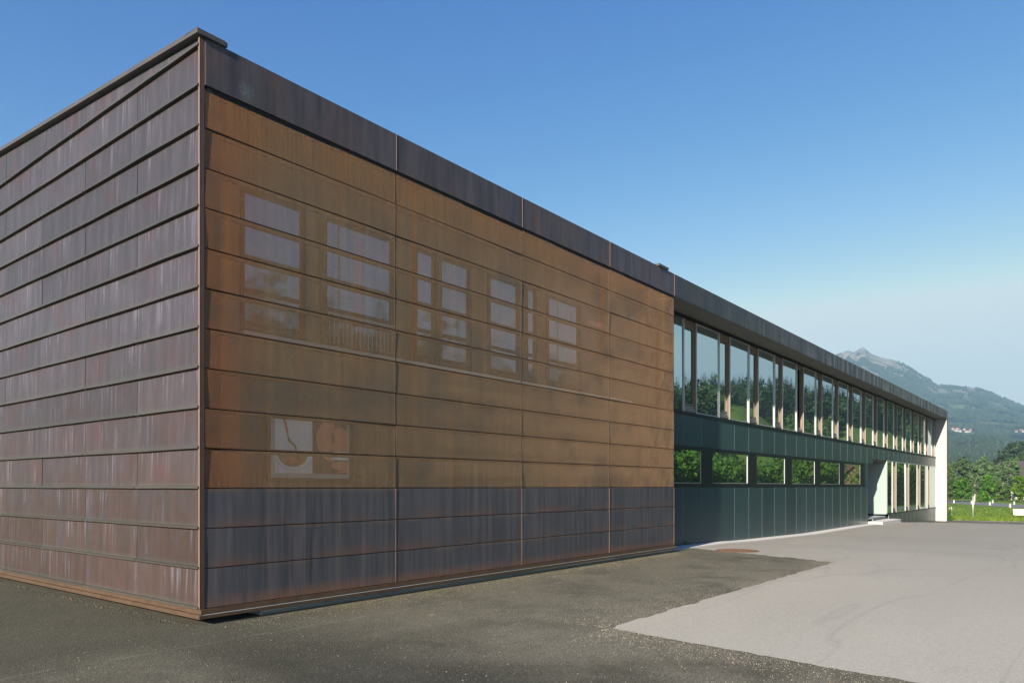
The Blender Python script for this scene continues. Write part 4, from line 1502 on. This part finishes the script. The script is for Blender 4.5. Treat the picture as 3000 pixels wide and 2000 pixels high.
tag(grid_terrain('knoll', list(range(2860, 3320, 8)), [215, 228, 240, 255, 270, 285, 300, 320, 345], z_knoll, MT['hill']), kind='structure')
pn = [(2898, 1368, 250), (2910, 1356, 258), (2922, 1345, 262), (2933, 1338, 285), (2941, 1320, 270), (2949, 1322, 300), (2958, 1310, 280), (2966, 1302, 300), (2975, 1299, 275), (2985, 1303, 305), (2993, 1294, 285), (3001, 1298, 305), (2955, 1345, 245), (2975, 1342, 245), (2990, 1332, 242), (2930, 1366, 240), (3010, 1320, 250)]
plab = ['lowest left', 'second lowest left', 'dark spreading', 'small upper', 'flat topped', 'narrow backmost', 'broad mid slope', 'tall upper', 'dark round topped', 'dense backmost', 'highest', 'outermost right']
for i, (px, top, d) in enumerate(pn):
    x, y, _ = P(px, 0, d)
    zb = z_knoll(px, d, x, y)
    h = max(6.0, zy(top, d) - zb)
    if i < 12:
        lab = '%s dark pine on the wooded knoll, %s from the left along its skyline' % (plab[i], ('first', 'second', 'third', 'fourth', 'fifth', 'sixth', 'seventh', 'eighth', 'ninth', 'tenth', 'eleventh', 'twelfth')[i])
        conifer('pine_tree', (x, y, zb), h, h * random.uniform(.26, .36), lab, 'dark pines on the knoll', MT['lf_dark'], pine=True, n=420)
    else:
        lab = ['mid green broadleaf tree on the lower knoll, second from the left', 'mid green broadleaf tree on the knoll, third from the left', 'lighter green broadleaf tree on the knoll below the highest pine', 'mid green broadleaf tree at the left foot of the knoll', 'green broadleaf tree on the knoll cut by the right edge'][i - 12]
        broadleaf('deciduous_tree', (x, y, zb), h, h * .8, MT['lf_mid'], MT['bark'], lab, 'tree', 'broadleaf trees on the knoll', .15, 1300, .40, .2)

# ------------------------------------------------------------------ the hillside that the glazing mirrors
TLX = [1700, 1950, 2078, 2100, 2160, 2234, 2290, 2340, 2414, 2470, 2560, 2700, 2900, 3300]
TLY = [1100, 1095, 1086, 1110, 1100, 1086, 1098, 1112, 1120, 1135, 1140, 1130, 1120, 1130]
MDX = [1700, 1950, 2080, 2130, 2155, 2200, 2250, 2300, 2380, 2440, 2495, 2560, 2630, 2700, 2800, 3300]
MDY = [1290, 1280, 1235, 1186, 1180, 1190, 1214, 1250, 1280, 1258, 1241, 1258, 1277, 1292, 1310, 1330]


def z_hill(px, d, x, y):
    ym = np.interp(px, MDX, MDY)
    tl = np.interp(px, TLX, TLY)
    z = float(np.interp(d, [125, 158, 192, 206, 320, 360], [-1.2, zy(1340, 158) * .65, zy(ym, 192), zy(ym + 6, 206), zy(tl + 130, 320), zy(tl + 130, 320)]))
    return z + (.7 * fbm(x, y, .04, 3) if d > 130 else 0)


tag(grid_terrain('meadow_hill', list(range(1700, 2741, 13)), [125, 132, 140, 150, 158, 168, 178, 186, 192, 199, 206, 225, 250, 285, 320, 360], z_hill, MT['hill'], True), kind='structure')
b = MB()
for i in range(900):
    px = random.uniform(1750, 2735)
    d = random.uniform(207, 322)
    x, y, _ = PM(px, 0, d)
    zb = z_hill(px, d, x, y)
    tl = np.interp(px, TLX, TLY)
    hmax = zy(tl + random.choice((0, 8, 16, 30, 40)), d) - zb
    h = min(random.uniform(15, 26), hmax)
    if h < 6: continue
    if random.random() < .74:
        conifer_geo(b, x, y, zb, h, h * random.uniform(.15, .21), 150, 0)
    else:
        h *= .85
        R = h * .33
        cl = [(x + random.uniform(-.5, .5) * R, y + random.uniform(-.5, .5) * R, zb + h * random.uniform(.45, .85), R * .6, R * .55) for _ in range(6)]
        leafblob(b, cl, 130, R * .17, 1)
for i in range(140):                                   # copses that break the meadow
    px = random.choice((random.uniform(1900, 2125), random.uniform(2300, 2425), random.uniform(2640, 2730)))
    d = random.uniform(150, 190)
    x, y, _ = PM(px, 0, d)
    zb = z_hill(px, d, x, y)
    h = random.uniform(5, 11) if px < 2130 else random.uniform(4, 7)
    R = h * .42
    cl = [(x + random.uniform(-.5, .5) * R, y + random.uniform(-.5, .5) * R, zb + h * random.uniform(.3, .8), R * .6, R * .55) for _ in range(6)]
    leafblob(b, cl, 150, R * .17, 2)
tag(b.build('hillside_wood', [MT['lf_dark'], MT['lf_wood'], MT['lf_mid']], fix=False), 'conifer wood on the hillside mirrored in the upper windows', 'wood', kind='stuff')

b = MB()
for i in range(170):
    x = 24 + 130 * (i / 170) ** 1.15 + random.uniform(-.3, .3)
    y = -15.5 + random.uniform(-2.0, 1.0)
    if 96.5 < x < 108.0: continue
    h = random.uniform(4.9, 6.3) + max(0, x - 70) * .032
    zb = H(x)
    cl = [(x + random.uniform(-.7, .7), y + random.uniform(-.7, .7), zb + h * random.uniform(.15, .85), random.uniform(.6, 1.0) * h / 4, random.uniform(.5, .9) * h / 4) for _ in range(7)]
    leafblob(b, cl, 520, .15 * h / 4, 0 if random.random() < .6 else 1)
for i in range(40):
    x = random.uniform(95, 109); y = -15.5 + random.uniform(-.8, .8)
    leafblob(b, [(x, y, H(x) + .4, .5, .5)], 90, .13, 0)
tag(b.build('garden_hedge', [MT['lf_yel'], MT['lf_bright']], fix=False), 'bright green garden shrubs mirrored in the strip windows', 'hedge', kind='stuff')
for i in range(20):
    x = 96 + i * 5 + random.uniform(-2, 2)
    y = -24 - i * .8 + random.uniform(-3, 3)

b = MB()
for i in range(96):
    x = 8 + i * .82 + random.uniform(-.8, .8)
    y = -31 + random.uniform(-4, 2)
    h = random.uniform(12.5, 16.0)
    if random.random() < .35:
        conifer_geo(b, x, y, -.3, h * 1.05, h * .2, 260, 0)
    else:
        cl = [(x + random.uniform(-1, 1) * h * .15, y + random.uniform(-1, 1) * h * .15, h * random.uniform(.18, .92), h * random.uniform(.10, .17), h * random.uniform(.09, .14)) for _ in range(11)]
        leafblob(b, cl, 620, .36, 1)
        b.tube([(x, y, -.4), (x + .1, y, h * .5), (x, y, h * .85)], [.2, .14, .04], 6, 2)
tag(b.build('tree_belt', [MT['lf_dark'], MT['lf_wood'], MT['bark']], fix=False), 'dense belt of trees mirrored in the panes behind the copper mesh', 'wood', kind='stuff')

# brown gabled house mirrored in the strip windows
x, y, z = PM(2472, 0, 124)
hb_ = empty('brown_house', (x, y, -1.1), math.radians(-24))
tag(hb_, 'brown gabled house with a tiled roof mirrored in the last strip windows', 'house')
b = MB(); w, l, hg = 4.6, 7.0, 4.2
b.box(-l / 2, l / 2, -w / 2, w / 2, -.5, hg)
for s in (-1, 1): b.poly([(s * l / 2, -w / 2, hg), (s * l / 2, w / 2, hg), (s * l / 2, 0, hg + w * .45)])
b.build('wall', MT['brown'], hb_)
b = MB(); e = .6
for s in (-1, 1):
    b.hexa([(-l / 2 - e, 0, hg + w * .45), (-l / 2 - e, s * (w / 2 + e), hg - e * .9), (l / 2 + e, s * (w / 2 + e), hg - e * .9), (l / 2 + e, 0, hg + w * .45),
            (-l / 2 - e, 0, hg + w * .45 + .3), (-l / 2 - e, s * (w / 2 + e), hg - e * .9 + .3), (l / 2 + e, s * (w / 2 + e), hg - e * .9 + .3), (l / 2 + e, 0, hg + w * .45 + .3)])
b.build('roof', MT['tile'], hb_)

# ------------------------------------------------------------------ haze
HAZE = 0.00022
if HAZE > 0:
    b = MB(); b.box(-600, 3700, -2600, 2600, -2.4, 525)
    t = bpy.data.materials.new('valley_haze')
    t.use_nodes = True
    t.node_tree.nodes.clear()
    vo = t.node_tree.nodes.new('ShaderNodeVolumePrincipled')
    vo.inputs['Color'].default_value = (0.45, 0.75, 1.0, 1)
    vo.inputs['Density'].default_value = HAZE
    vo.inputs['Anisotropy'].default_value = 0.10
    om = t.node_tree.nodes.new('ShaderNodeOutputMaterial')
    t.node_tree.links.new(vo.outputs[0], om.inputs['Volume'])
    o = b.build('haze', t)
    tag(o, 'pale blue summer haze filling the valley', 'haze', kind='stuff')
